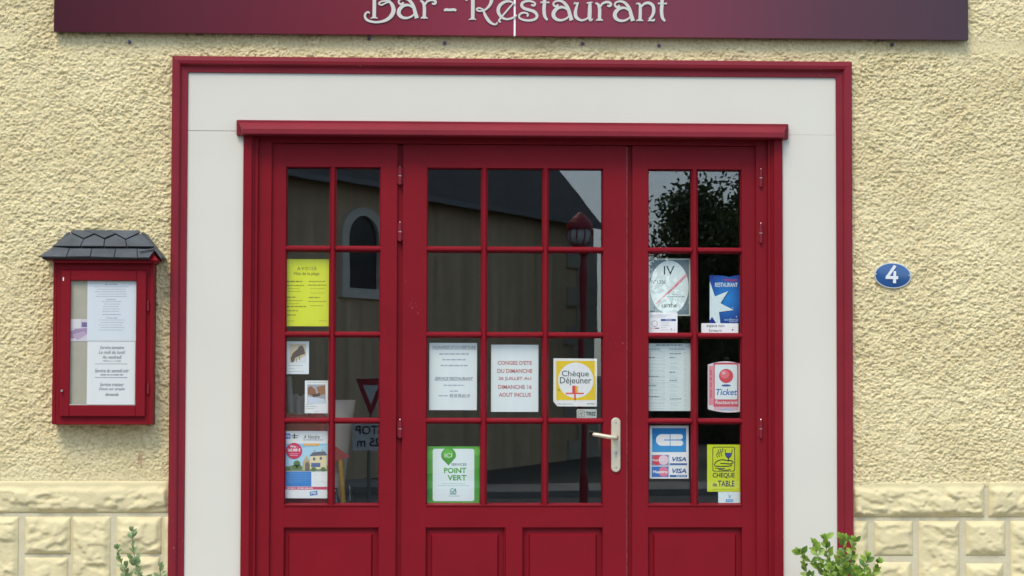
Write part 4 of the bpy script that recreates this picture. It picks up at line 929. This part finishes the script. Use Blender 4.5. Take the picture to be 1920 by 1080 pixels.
# what is pinned up inside
PYM = BYF+.0024
sh = Sheet('menu_sheet', 'dense typed menu page in the top half of the menu case', 'menu', (273, 306, 514, 604), (206, 210, 228), PYM, z1)
sh.fine([(360, 422, 325, 5)]+[(308+(i*13) % 22, 478-(i*17) % 20, 337+i*11.8, 2.6) for i in range(5)]+[(368, 412, 399, 4)]+[(345+(i*11) % 14, 442-(i*7) % 16, 410+i*12.2, 2.4) for i in range(5)]+[(348, 440, 474, 4), (368, 422, 491, 4)]+[(330+(i*9) % 18, 460-(i*7) % 18, 501+i*12.4, 2.4) for i in range(5)], (150, 154, 170), 1, 30)
sh = Sheet('menu_sheet', 'white service times page in the lower half of the menu case', 'menu', (272, 607, 509, 920), (216, 222, 232), PYM-.0008, z1)
for body, a_, c_, yy, h in (('Service semaine', 335, 455, 636, 17), ('Le midi du lundi', 330, 460, 660, 17), ('Au vendredi', 347, 443, 684, 17), ('Service du samedi soir', 310, 480, 751, 18), ('Service traiteur', 335, 455, 819, 18), ('Devis sur simple', 331, 458, 843, 18), ('demande', 362, 428, 868, 17)):
    sh.text(body, a_, yy-h/2, c_, yy+h/2, (104, 106, 116), shear=.3, bold=.006)
sh.text('MENU à 11,00€', 350, 699, 440, 709, (110, 112, 122), shear=.2)
sh.fine([(312, 474, 718, 3), (338, 450, 772, 6), (312, 474, 785, 4)], (130, 134, 144), 1, 31)
sh = Sheet('photo_card', 'faded violet photo beside the menu page in the case', 'card', (188, 496, 272, 606), (196, 190, 198), PYM, z1)
sh.rect(245, 512, 272, 536, (104, 84, 140)).poly([(188, 560), (215, 545), (272, 540), (272, 566), (230, 578), (200, 592), (188, 588)], (150, 124, 158)).rect(188, 496, 240, 540, (206, 202, 204), 1).poly([(195, 575), (255, 556), (272, 570), (225, 600)], (174, 150, 176), 2)

# ================================================================== HOUSE NUMBER
zp = Zc(1620, 440, 7.714)
c = W(*zp(417, 590), -.012); ex = W(*zp(682, 590), -.012).x-c.x; ez = c.z-W(*zp(417, 775), -.012).z
plate = thing('house_number_plate', 'oval blue enamel house number plate with a white 4', 'house number', (c.x, -.012, c.z))
def oval_mesh(rx, rz, y_edge, y_mid, back, n=48, rings=5, tilt=-.045):
    mb_ = MB(); ct, st = math.cos(tilt), math.sin(tilt)
    R_ = [((i+1)/rings) for i in range(rings)]
    mb_.v.append((c.x, y_mid, c.z))
    for q_ in R_:
        for i in range(n):
            t_ = 2*math.pi*i/n; u_, w_ = rx*q_*math.cos(t_), rz*q_*math.sin(t_)
            mb_.v.append((c.x+u_*ct-w_*st, y_mid+(y_edge-y_mid)*q_*q_, c.z+u_*st+w_*ct))
    for i in range(n): mb_.f.append((0, 1+i, 1+(i+1) % n))
    for k_ in range(rings-1):
        for i in range(n): a_ = 1+k_*n; mb_.f.append((a_+i, a_+n+i, a_+n+(i+1) % n, a_+(i+1) % n))
    o_ = len(mb_.v); a_ = 1+(rings-1)*n
    mb_.v += [(mb_.v[a_+i][0], back, mb_.v[a_+i][2]) for i in range(n)]
    for i in range(n): mb_.f.append((a_+i, o_+i, o_+(i+1) % n, a_+(i+1) % n))
    mb_.f.append(tuple(range(o_, o_+n)))
    return mb_
oval_mesh(ex, ez, -.0115, -.0135, .0).build('rim', mat('enamel_rim', (.55, .58, .6), .3, coat=.5), plate, smooth=False)
oval_mesh(ex*.955, ez*.935, -.0120, -.0165, -.010).build('face', mat('enamel_blue', lin((34, 78, 132)), .25, coat=.5, var=.08, vscale=20), plate, smooth=False)
mb = MB()
for i, st in enumerate(([(452, 448, 21), (330, 622, 20)], [(314, 618, 22), (494, 622, 22)], [(447, 528, 18), (442, 702, 22)])): ribbon(mb, st, zp, -.0182-.0003*i, -.0150)
mb.build('numeral', mat('enamel_white', (.68, .7, .7), .3, coat=.4), plate)
for (a_, c_) in ((172, 570), (652, 590)):
    p_ = W(*zp(a_, c_), -.014); MB().tube([(p_.x, -.0110, p_.z), (p_.x, -.0150, p_.z)], [.0042, .003], 12).build('screw', m_steel, plate)

# ================================================================== SHRUBS AT THE FOOT OF THE WALL
def leaf_mesh(name, L, w, m):
    b_ = MB(); st = [(0, .06, 0), (.18, .5, .03), (.42, .95, .05), (.62, 1, .045), (.84, .55, .01), (1, .03, -.04)]
    for (t_, ww, up) in st:
        for (sx_, dz) in ((-1, .10), (0, 0), (1, .10)): b_.v.append((sx_*ww*w/2, t_*L, L*up+abs(sx_)*dz*w*ww))
    for i in range(len(st)-1):
        for j_ in range(2): a_ = i*3+j_; b_.f.append((a_, a_+1, a_+4, a_+3))
    me_ = bpy.data.meshes.new(name); me_.from_pydata(b_.v, [], b_.f); me_.polygons.foreach_set('use_smooth', [True]*len(me_.polygons)); me_.materials.append(m); return me_
m_lfA = mat('shrub_leaf_bright', (.26, .40, .055), .42, var=.25, vscale=30, trans=.35)
m_lfA2 = mat('shrub_leaf_deep', (.11, .215, .035), .42, var=.25, vscale=30, trans=.3)
m_lfB = mat('shrub_leaf_grey', (.19, .27, .115), .5, var=.3, vscale=60, trans=.3)
m_lfB2 = mat('shrub_leaf_pale', (.36, .43, .22), .5, var=.3, vscale=60, trans=.3)
m_stem = mat('shrub_stem', (.16, .13, .06), .8)
def orient(d, roll):
    d = d.normalized(); s_ = d.cross(Vector((0, -1, .3))).normalized(); n_ = s_.cross(d)
    R_ = Matrix((s_, d, n_)).transposed(); return R_ @ Matrix.Rotation(roll, 3, 'Y')
def shrub(name, label, branches, Yp, base, mats, L, w, per, seed):
    r_ = random.Random(seed); root = thing(name, label, 'shrub', base)
    ms = [leaf_mesh('leaf', L, w, m_) for m_ in mats]; tip_ms = leaf_mesh('leaf', L*.75, w*.7, mats[0])
    sm = MB(); lower = MB(); cnt = 0
    for br in branches:
        pts = [W(px, py, Yp+dy) for (px, py, dy) in br]
        path = [Vector(base)+Vector((r_.uniform(-.04, .04), r_.uniform(-.03, .03), 0))]
        path += [path[0].lerp(pts[0], .5)+Vector((r_.uniform(-.03, .03), 0, 0))]+pts
        S = smooth_pts([tuple(p_) for p_ in path], sub=8); S = [Vector(p_) for p_ in S]; n_ = len(S)
        sm.tube(S, [.0034*(1-.72*i/n_) for i in range(n_)], 6)
        # walk along the stem
        acc = 0; side = r_.random()*6
        lim = W(960, 1120, Yp).z
        tot = sum((S[i]-S[i-1]).length for i in range(1, n_)); run = 0
        for i in range(1, n_):
            seg = (S[i]-S[i-1]); acc += seg.length; run += seg.length
            sp = per if S[i].z > lim else per*1.6
            if run < .14: continue
            while acc > sp:
                acc -= sp; side += 2.4
                for kk in range(2):
                    a_ = side+math.pi*kk+r_.uniform(-.4, .4); dn = seg.normalized()
                    out = Vector((math.cos(a_), math.sin(a_), 0)); d_ = (out*r_.uniform(.65, 1.1)+dn*r_.uniform(.5, 1.2)).normalized()
                    sc = r_.uniform(.55, 1.25); Rm = orient(d_, r_.uniform(-.7, .7))
                    if S[i].z > lim:
                        o_ = bpy.data.objects.new('leaf', ms[r_.randrange(len(ms))]); COL.objects.link(o_)
                        o_.matrix_world = Matrix.Translation(S[i]) @ Rm.to_4x4() @ Matrix.Scale(sc, 4)
                        o_.parent = root; o_.matrix_parent_inverse = Matrix.Translation(-Vector(base)); cnt += 1
                    else:
                        src = ms[0]; lower.add([S[i]+(Rm @ Vector(v_.co))*sc for v_ in src.vertices], [tuple(p_.vertices) for p_ in src.polygons])
        for kk in range(3):
            a_ = side+kk*2.1; d_ = (Vector((math.cos(a_), math.sin(a_), 0))*.35+(S[-1]-S[-2]).normalized()).normalized()
            o_ = bpy.data.objects.new('leaf', tip_ms); COL.objects.link(o_)
            o_.matrix_world = Matrix.Translation(S[-1]) @ orient(d_, r_.uniform(-.5, .5)).to_4x4(); o_.parent = root; o_.matrix_parent_inverse = Matrix.Translation(-Vector(base)); cnt += 1
    sm.build('stem', m_stem, root, smooth=True)
    if lower.f: stuff(lower.build('lower_foliage', mats[0], root, smooth=True, fix=False))
    print(name, 'leaves', cnt)
YP = -.32
bx = W(1568, 1080, YP).x
shrub('leafy_shrub', 'bright green small-leaved shrub at the right foot of the surround',
      [[(1548, 1090, 0), (1527, 1060, .0), (1499, 1036, -.02)], [(1552, 1085, -.02), (1536, 1050, -.02), (1527, 1021, .0)], [(1560, 1085, .02), (1552, 1045, .02), (1547, 1012, .02)],
       [(1580, 1090, 0), (1584, 1050, -.02), (1583, 1012, -.03)], [(1585, 1090, .03), (1596, 1050, .03), (1600, 1016, .03)], [(1600, 1095, -.02), (1618, 1070, -.03), (1627, 1046, -.03)],
       [(1608, 1100, .03), (1632, 1080, .04), (1646, 1056, .04)], [(1570, 1095, .05), (1572, 1070, .05), (1576, 1040, .05)], [(1530, 1105, .0), (1515, 1080, .0), (1508, 1062, .0)], [(1565, 1100, -.05), (1560, 1085, -.05), (1556, 1066, -.05)], [(1605, 1108, 0), (1612, 1090, 0), (1606, 1070, 0)]],
      YP, (bx, YP, PAVE_Z), [m_lfA, m_lfA, m_lfA2], .036, .0185, .017, 5)
bx = W(262, 1080, YP).x
shrub('sparse_shrub', 'thin grey-green variegated shrub at the left foot of the wall',
      [[(262, 1100, 0), (253, 1050, 0), (247, 997, 0)], [(240, 1100, 0), (229, 1060, .02), (220, 1030, .02)], [(272, 1105, -.02), (262, 1075, -.02), (255, 1055, -.02)], [(296, 1110, 0), (300, 1085, 0), (301, 1064, 0)], [(250, 1110, .03), (240, 1085, .03), (237, 1062, .03)]],
      YP, (bx, YP, PAVE_Z), [m_lfB, m_lfB2, m_lfB], .031, .0145, .018, 9)

# ================================================================== BEHIND THE LEFT PANES: a table with odds and ends
tz = W(620, 958, .45).z
tab = thing('display_table', 'dark wooden table just behind the left glass', 'table', (W(620, 900, .5).x, .5, 0))
tx0, tx1 = W(470, 900, .5).x, W(735, 900, .5).x; m_wood = mat('dark_wood', (.06, .035, .02), .5, var=.3, vscale=6, stretch=(1, 8, 8))
MB().box(tx0, tx1, .2, .82, tz-.03, tz, .004).build('tabletop', m_wood, tab)
for a_ in (tx0+.05, tx1-.05):
    for c_ in (.25, .77): MB().box(a_-.025, a_+.025, c_-.025, c_+.025, .001, tz-.03, .003).build('leg', m_wood, tab)
def lathe(mb_, cx_, cy_, prof_, n=20, wob=0, seed=0):
    r_ = random.Random(seed); ph = [1+wob*r_.uniform(-1, 1) for _ in range(n)]; o_ = len(mb_.v)
    for (rr_, z_) in prof_:
        for i in range(n): t_ = 2*math.pi*i/n; mb_.v.append((cx_+rr_*ph[i]*math.cos(t_), cy_+rr_*ph[i]*math.sin(t_), z_))
    for k_ in range(len(prof_)-1):
        for i in range(n): mb_.f.append((o_+k_*n+i, o_+k_*n+(i+1) % n, o_+(k_+1)*n+(i+1) % n, o_+(k_+1)*n+i))
    mb_.f.append(tuple(o_+i for i in range(n))); mb_.f.append(tuple(o_+(len(prof_)-1)*n+i for i in range(n)))
    return mb_
m_pale = mat('pale_plastic', (.55, .5, .48), .5, trans=.2); m_redp = mat('red_paper', (.5, .03, .03), .5); m_yel = mat('yellow_plastic', (.7, .38, .03), .4)
c = W(634, 800, .35); za_, zt_ = tz, W(634, 750, .35).z
b = lathe(MB(), c.x, .35, [(.022, tz), (.03, tz+.05), (.028, tz+.12), (.055, W(634, 800, .35).z), (.068, zt_), (.065, zt_-.004), (.05, W(634, 800, .35).z)], 24, .03, 2)
tag(b.build('vase', m_pale, None, smooth=True), 'whitish flared vase seen through the lower left panes', 'vase')
c = W(640, 890, .30)
b = MB(); b.tube([(c.x+.012, .30, tz), (c.x+.006, .30, W(640, 922, .3).z), (c.x-.004, .295, W(640, 862, .3).z)], .011, 12)
pen = thing('pennant', 'red pennant on a yellow stick behind the lower left pane', 'pennant', (c.x, .30, tz))
b.build('stick', m_yel, pen)
P = [W(608, 822, .29), W(657, 856, .29), W(608, 872, .29)]
MB().prism([(p_.x, p_.z) for p_ in P], .284, .288).build('flag', m_redp, pen)
for (px, hh, rr_) in ((630, 915, .016), (656, 908, .014)):
    q_ = W(px, hh, .25); b = lathe(MB(), q_.x, .25, [(rr_, tz), (rr_, tz+(q_.z-tz)*.55), (rr_*.45, tz+(q_.z-tz)*.75), (rr_*.4, q_.z)], 14)
    tag(b.build('bottle', mat('dark_bottle', (.02, .03, .02), .15, spec=.8), None, smooth=True), 'short dark bottle beside the %s of the yellow stick' % ('left' if px < 640 else 'right'), 'bottle', 'bottles behind the lower left pane')
# white bags and rolls behind the left column
for i, (px, y0_, y1_, w_, yy) in enumerate(((547, 706, 800, .011, .33), (563, 748, 830, .010, .36))):
    a_ = W(px, y1_, yy); q_ = W(px-5, y0_, yy)
    b = MB(); b.tube([(a_.x, yy, tz), (a_.x, yy, a_.z), (q_.x, yy, q_.z)], w_, 12)
    tag(b.build('paper_roll', m_pale, None, smooth=True), ('taller' if i == 0 else 'shorter')+' pale paper roll standing behind the left pane', 'roll', 'paper rolls behind the left pane')
q_ = W(573, 742, .42)
def crumple(x0, x1, y0, y1, z0, z1, seed):
    r_ = random.Random(seed); n_ = 9; b_ = MB(); rings = []
    for k_ in range(8):
        t_ = k_/7; z_ = z0+(z1-z0)*t_; f_ = 1-.15*t_+(.12 if k_ == 7 else 0)
        for i in range(28):
            a_ = 2*math.pi*i/28; ca, sa = math.cos(a_), math.sin(a_); e_ = (abs(ca)**4+abs(sa)**4)**-.25
            jj = 1+(r_.uniform(-.10, .10) if k_ else 0)
            b_.v.append(((x0+x1)/2+(x1-x0)/2*f_*e_*ca*jj*.95, (y0+y1)/2+(y1-y0)/2*f_*e_*sa*jj*.95, z_+(r_.uniform(-.012, .012) if 0 < k_ else 0)))
    for k_ in range(7):
        for i in range(28): b_.f.append((k_*28+i, k_*28+(i+1) % 28, (k_+1)*28+(i+1) % 28, (k_+1)*28+i))
    b_.f.append(tuple(range(28))); return b_
tag(crumple(W(532, 760, .45).x, W(604, 760, .45).x, .40, .56, tz, W(570, 741, .45).z, 3).build('paper_bag', m_pale, None), 'crumpled pale carrier bag on the table behind the left pane', 'bag')
P = [W(553, 776, .31), W(604, 792, .31), W(610, 806, .31), W(536, 800, .31)]
bagr = tag(crumple(P[3].x-.01, P[2].x+.01, .285, .325, tz, W(575, 777, .31).z, 8).build('red_packet', m_redp, None), 'red crumpled packet in front of the pale bag', 'packet')

# ================================================================== ACROSS THE SQUARE (seen in the glass)
# church: long wall running away, slate roof hipped at its right end
Cc = M(1112, 424, 52.0); Lc = M(535, 332, 35.0)
eave = Cc.z; C2 = Vector((Cc.x, Cc.y, 0)); L2 = Vector((Lc.x, Lc.y, 0)); dr = (C2-L2).normalized()
L2 = L2-dr*16; pr = Vector((-dr.y, dr.x, 0))
if pr.x > 0: pr = -pr
gzc = gz(-40)
church = thing('church', 'old rendered church with a steep slate roof mirrored in the door glass', 'church', (C2.x, C2.y, gzc))
Wd = 9.0; A0, A1, B0, B1 = L2, C2, L2+pr*Wd, C2+pr*Wd
def P3(v_, z_): return (v_.x, v_.y, z_)
b = MB(); b.add([P3(A0, gzc), P3(A1, gzc), P3(B1, gzc), P3(B0, gzc), P3(A0, eave), P3(A1, eave), P3(B1, eave), P3(B0, eave)], [(0, 1, 5, 4), (1, 2, 6, 5), (2, 3, 7, 6), (3, 0, 4, 7), (0, 3, 2, 1), (4, 5, 6, 7)])
b.build('wall', m_church, church)
RH = 7.0; ov = .35
E = [A0-pr*ov, A1-pr*ov+dr*ov, B1+pr*ov+dr*ov, B0+pr*ov]; R0 = A0+pr*Wd/2; R1 = A1+pr*Wd/2-dr*3.2
b = MB(); b.add([P3(E[0], eave-.1), P3(E[1], eave-.1), P3(E[2], eave-.1), P3(E[3], eave-.1), P3(R0, eave+RH), P3(R1, eave+RH)], [(0, 1, 5, 4), (1, 2, 5), (2, 3, 4, 5), (3, 0, 4), (0, 3, 2, 1)])
b.build('roof', m_croof, church)
b = MB(); qa, qb = E[0], E[1]
b.add([P3(qa-pr*.12, eave-.16), P3(qb-pr*.12, eave-.16), P3(qb-pr*.12, eave-.04), P3(qa-pr*.12, eave-.04), P3(qa, eave-.16), P3(qb, eave-.16), P3(qb, eave-.04), P3(qa, eave-.04)], [(0, 1, 2, 3), (4, 7, 6, 5), (0, 4, 5, 1), (3, 2, 6, 7), (0, 3, 7, 4), (1, 5, 6, 2)])
b.build('gutter', mat('zinc', (.14, .145, .15), .5), church)
zq_ = gzc; kq = 0
while zq_ < eave-.5:                                       # corner stones
    ln = 1.5 if kq % 2 else 2.3; a_ = A1-dr*ln-pr*.07; c_ = A1+dr*.07-pr*.07; e_ = A1+dr*.07+pr*.9; h_ = .56
    b = MB(); b.add([P3(a_, zq_+.02), P3(c_, zq_+.02), P3(c_+pr*.9, zq_+.02), P3(a_+pr*.9, zq_+.02), P3(a_, zq_+h_), P3(c_, zq_+h_), P3(c_+pr*.9, zq_+h_), P3(a_+pr*.9, zq_+h_)], [(0, 1, 5, 4), (1, 2, 6, 5), (2, 3, 7, 6), (3, 0, 4, 7), (0, 3, 2, 1), (4, 5, 6, 7)])
    b.build('quoin', m_cstone, church); zq_ += h_-.012; kq += 1
# arched window in the long wall
def on_church(px, py):
    d = ray(px, py); t_ = (GY-CAM.y)/d.y; h_ = CAM+d*t_; d2 = Vector((d.x, -d.y, d.z)); n_ = Vector((pr.x, pr.y, 0)); A_ = Vector((A1.x, A1.y, 0))
    return h_+d2*((A_-h_).dot(n_)/d2.dot(n_))
def arch(x0, x1, ytop, ybot, n=14):
    pl, pr_ = on_church(x0, (ytop+ybot)/2), on_church(x1, (ytop+ybot)/2); zt = on_church((x0+x1)/2, ytop).z; zb_ = on_church((x0+x1)/2, ybot).z
    w_ = (pr_-pl); w_.z = 0; hw = w_.length/2; mid = (pl+pr_)/2; un = w_.normalized(); rise = min(hw, (zt-zb_)*.34)
    pts_ = [(mid-un*hw, zb_), (mid+un*hw, zb_)]
    for i in range(n+1): t_ = math.pi*i/n; pts_.append((mid+un*hw*math.cos(t_), zt-rise+rise*math.sin(t_)))
    return [Vector((p_.x, p_.y, z_)) for p_, z_ in pts_]
aw = arch(640, 722, 392, 556); ai = arch(653, 709, 408, 538)
# densify so both loops pair up (same point count by construction)
n_ = len(aw); b = MB(); b.add([p_-pr*.10 for p_ in aw]+[p_-pr*.10 for p_ in ai]+[p_+pr*.05 for p_ in aw]+[p_-pr*.012 for p_ in ai],
    [(i, (i+1) % n_, n_+(i+1) % n_, n_+i) for i in range(n_)]+[(i, 2*n_+i, 2*n_+(i+1) % n_, (i+1) % n_) for i in range(n_)]+[(n_+i, n_+(i+1) % n_, 3*n_+(i+1) % n_, 3*n_+i) for i in range(n_)])
win = b.build('window', mat('pale_stone', (.75, .72, .62), .9, var=.08, vscale=4), church)
b = MB(); b.add([p_-pr*.02 for p_ in ai], [tuple(range(n_))]); b.build('window_glass', mat('church_glass', (.012, .012, .016), .3), win, fix=False)

# lamp post with a red cap
lp = M(1092, 445, 30.0); lz = gz(-30.0); sc_ = (30.06+8)/FPX
lamp = thing('street_lamp', 'red street lamp with a caged globe lantern mirrored in the door', 'street lamp', (lp.x, lp.y, lz))
zc = M(1092, 462, 30).z; zt_ = M(1092, 432, 30).z; zcap = M(1092, 402, 30).z; rw = 25*sc_
m_lred = mat('lamp_red', (.30, .02, .03), .4)
lathe(MB(), lp.x, lp.y, [(.08, lz), (.08, lz+.5), (.06, lz+.62), (.05, lz+1.6), (.055, zc-1.2), (.085, zc-.5), (.05, zc-.15), (.14, zc-.06), (.14, zc)], 16).build('post', m_lred, lamp)
lathe(MB(), lp.x, lp.y, [(rw*.62, zc+.005), (rw*.86, zc+.08), (rw*.93, (zc+zt_)/2), (rw*.8, zt_-.005)], 20).build('globe', mat('lamp_globe', (.6, .6, .58), .3), lamp, smooth=True)
lathe(MB(), lp.x, lp.y, [(rw*1.0, zt_), (rw*1.0, zt_+.05), (rw*.9, zt_+.12), (rw*.66, zcap-.10), (rw*.34, zcap-.02), (.02, zcap+.03)], 16).build('cap', m_lred, lamp)
for i in range(10):
    t_ = 2*math.pi*i/10; u_ = Vector((math.cos(t_), math.sin(t_), 0))
    MB().tube([Vector((lp.x, lp.y, zc))+u_*rw*.66, Vector((lp.x, lp.y, (zc+zt_)/2))+u_*rw*1.0, Vector((lp.x, lp.y, zt_))+u_*rw*.92], .012, 6).build('cage_bar', m_lred, lamp)

# give-way sign with the STOP distance plate (faces the restaurant, so the glass shows it mirrored)
SD = 27.0; tl = M(667, 708, SD); ap = M(695, 783, SD); half = (ap.x-tl.x); ctr = ap.x
sg = thing('road_sign', 'give way triangle over a white STOP 25 m plate, mirrored in the left panes', 'road sign', (ctr, -SD, gz(-SD)))
MB().tube([(ctr, -SD-.05, gz(-SD)), (ctr, -SD-.05, tl.z-.02)], .03, 10).build('post', mat('galvanised', (.22, .22, .22), .5, metallic=.3), sg)
hT = tl.z-ap.z
def tri(k_): 
    cz_ = tl.z-hT*.34
    return [(ctr+(x_-ctr)*k_, cz_+(z_-cz_)*k_) for x_, z_ in ((ctr-half, tl.z), (ctr+half, tl.z), (ctr, ap.z))]
MB().prism(tri(1.04), -SD-.004, -SD+.004).build('triangle_rim', mat('sign_white', (.7, .7, .7), .4), sg)
MB().prism(tri(1.0), -SD+.0045, -SD+.007).build('triangle_red', mat('sign_red', (.35, .02, .03), .4), sg)
MB().prism(tri(.52), -SD+.0075, -SD+.010).build('triangle_field', mat('sign_field', (.62, .62, .62), .4), sg)
pa, pb_ = M(664, 797, SD), M(726, 850, SD)
MB().prism([(pa.x, pb_.z), (ctr*2-pa.x, pb_.z), (ctr*2-pa.x, pa.z), (pa.x, pa.z)], -SD-.004, -SD+.004).build('plate', MATS['sign_white'], sg)
def yard_text(body, x0, x1, z0, z1):
    cu = bpy.data.curves.new('t', 'FONT'); cu.body = body; cu.size = 1; cu.offset = .02; cu.resolution_u = 3
    o_ = bpy.data.objects.new('t', cu); COL.objects.link(o_); dg = bpy.context.evaluated_depsgraph_get(); dg.update()
    m_ = bpy.data.meshes.new_from_object(o_.evaluated_get(dg)); n2 = len(m_.vertices); a = np.zeros(n2*3, np.float32); m_.vertices.foreach_get('co', a); a = a.reshape(-1, 3); lo, hi = a.min(0), a.max(0)
    u = (a[:, 0]-lo[0])/(hi[0]-lo[0]); v = (a[:, 1]-lo[1])/(hi[1]-lo[1])
    out = np.stack([x1-u*(x1-x0), np.full(n2, -SD+.006), z0+v*(z1-z0)], 1).astype(np.float32); m_.vertices.foreach_set('co', out.ravel()); m_.materials.clear(); m_.materials.append(ink(K)); m_.update()
    bpy.data.objects.remove(o_); no = bpy.data.objects.new('lettering', m_); COL.objects.link(no); attach(no, sg)
hw_ = ctr-pa.x; hh_ = pa.z-pb_.z
yard_text('STOP', ctr-hw_*.82, ctr+hw_*.82, pa.z-hh_*.42, pa.z-hh_*.10)
yard_text('25 m', ctr-hw_*.72, ctr+hw_*.72, pb_.z+hh_*.14, pb_.z+hh_*.46)

# big tree
def tree(name, label, base, H, rx, rz, zc_, seed, nl, lsz):
    r_ = random.Random(seed); root = thing(name, label, 'tree', base); bs = Vector(base)
    tr_ = MB(); tr_.tube([bs, bs+Vector((.1, 0, H*.3)), bs+Vector((-.1, .1, H*.62))], [.28, .2, .09], 10)
    cl = []
    for i in range(26):
        while True:
            u = Vector((r_.uniform(-1, 1), r_.uniform(-1, 1), r_.uniform(-1, 1)))
            if .25 < u.length < 1: break
        cp = bs+Vector((u.x*rx, u.y*rx, zc_-bs.z+u.z*rz)); cl.append((cp, r_.uniform(.22, .42)*rx))
        tr_.tube([bs+Vector((0, 0, H*r_.uniform(.25, .5))), bs.lerp(cp, .6)+Vector((0, 0, .5)), cp], [.08, .05, .015], 6)
    tr_.build('trunk', m_bark, root)
    b_ = MB()
    for i in range(nl):
        cp, rr_ = cl[r_.randrange(len(cl))]
        p_ = cp+Vector((r_.gauss(0, .55), r_.gauss(0, .55), r_.gauss(0, .5)))*rr_
        a_ = Vector((r_.gauss(0, 1), r_.gauss(0, 1), r_.gauss(0, 1))).normalized(); c_ = a_.orthogonal().normalized(); s_ = lsz*r_.uniform(.6, 1.3)
        b_.add([p_-a_*s_, p_+c_*s_*.5, p_+a_*s_, p_-c_*s_*.5], [(0, 1, 2, 3)])
    stuff(b_.build('crown', m_leafT, root, fix=False))
tc_ = M(1432, 490, 50.0); te = M(1268, 490, 50.0)
tree('tree', 'dark broad-crowned tree mirrored in the right leaf', (tc_.x, tc_.y, gz(-50)), tc_.z+abs(tc_.x-te.x)-gz(-50), abs(tc_.x-te.x)*1.02, abs(tc_.x-te.x)*1.0, tc_.z, 4, 34000, .095)
tc2 = M(1560, 560, 58.0)
tree('tree', 'second dark tree further right, behind the first one', (tc2.x, tc2.y, gz(-58)), 8, 3.6, 3.2, tc2.z+.6, 14, 9000, .12)

# dense hedge closing the far side of the square
ha, hb = M(1205, 600, 62.0), M(1720, 600, 62.0); hg_ = thing('hedge', 'long dark clipped hedge behind the trees, mirrored low in the right leaf', 'hedge', ((ha.x+hb.x)/2, -62, gz(-62)))
r_ = random.Random(21); b = MB(); core = MB(); h1 = ha.z-gz(-62)
core.box(ha.x+.3, hb.x-.3, -62.8, -61.4, gz(-62)-.05, ha.z-.35, .1); core.build('branches', m_bark, hg_)
for i in range(14000):
    p_ = Vector((r_.uniform(ha.x, hb.x), -62+r_.uniform(-.9, .9), gz(-62)+h1*(1-r_.random()**1.5)+r_.gauss(0, .12)))
    a_ = Vector((r_.gauss(0, 1), r_.gauss(0, 1), r_.gauss(0, 1))).normalized(); c_ = a_.orthogonal().normalized(); s_ = .14*r_.uniform(.6, 1.3)
    b.add([p_-a_*s_, p_+c_*s_*.5, p_+a_*s_, p_-c_*s_*.5], [(0, 1, 2, 3)])
stuff(b.build('foliage', m_leafT, hg_, fix=False))
flush_texts()
print('objects', len(bpy.data.objects))
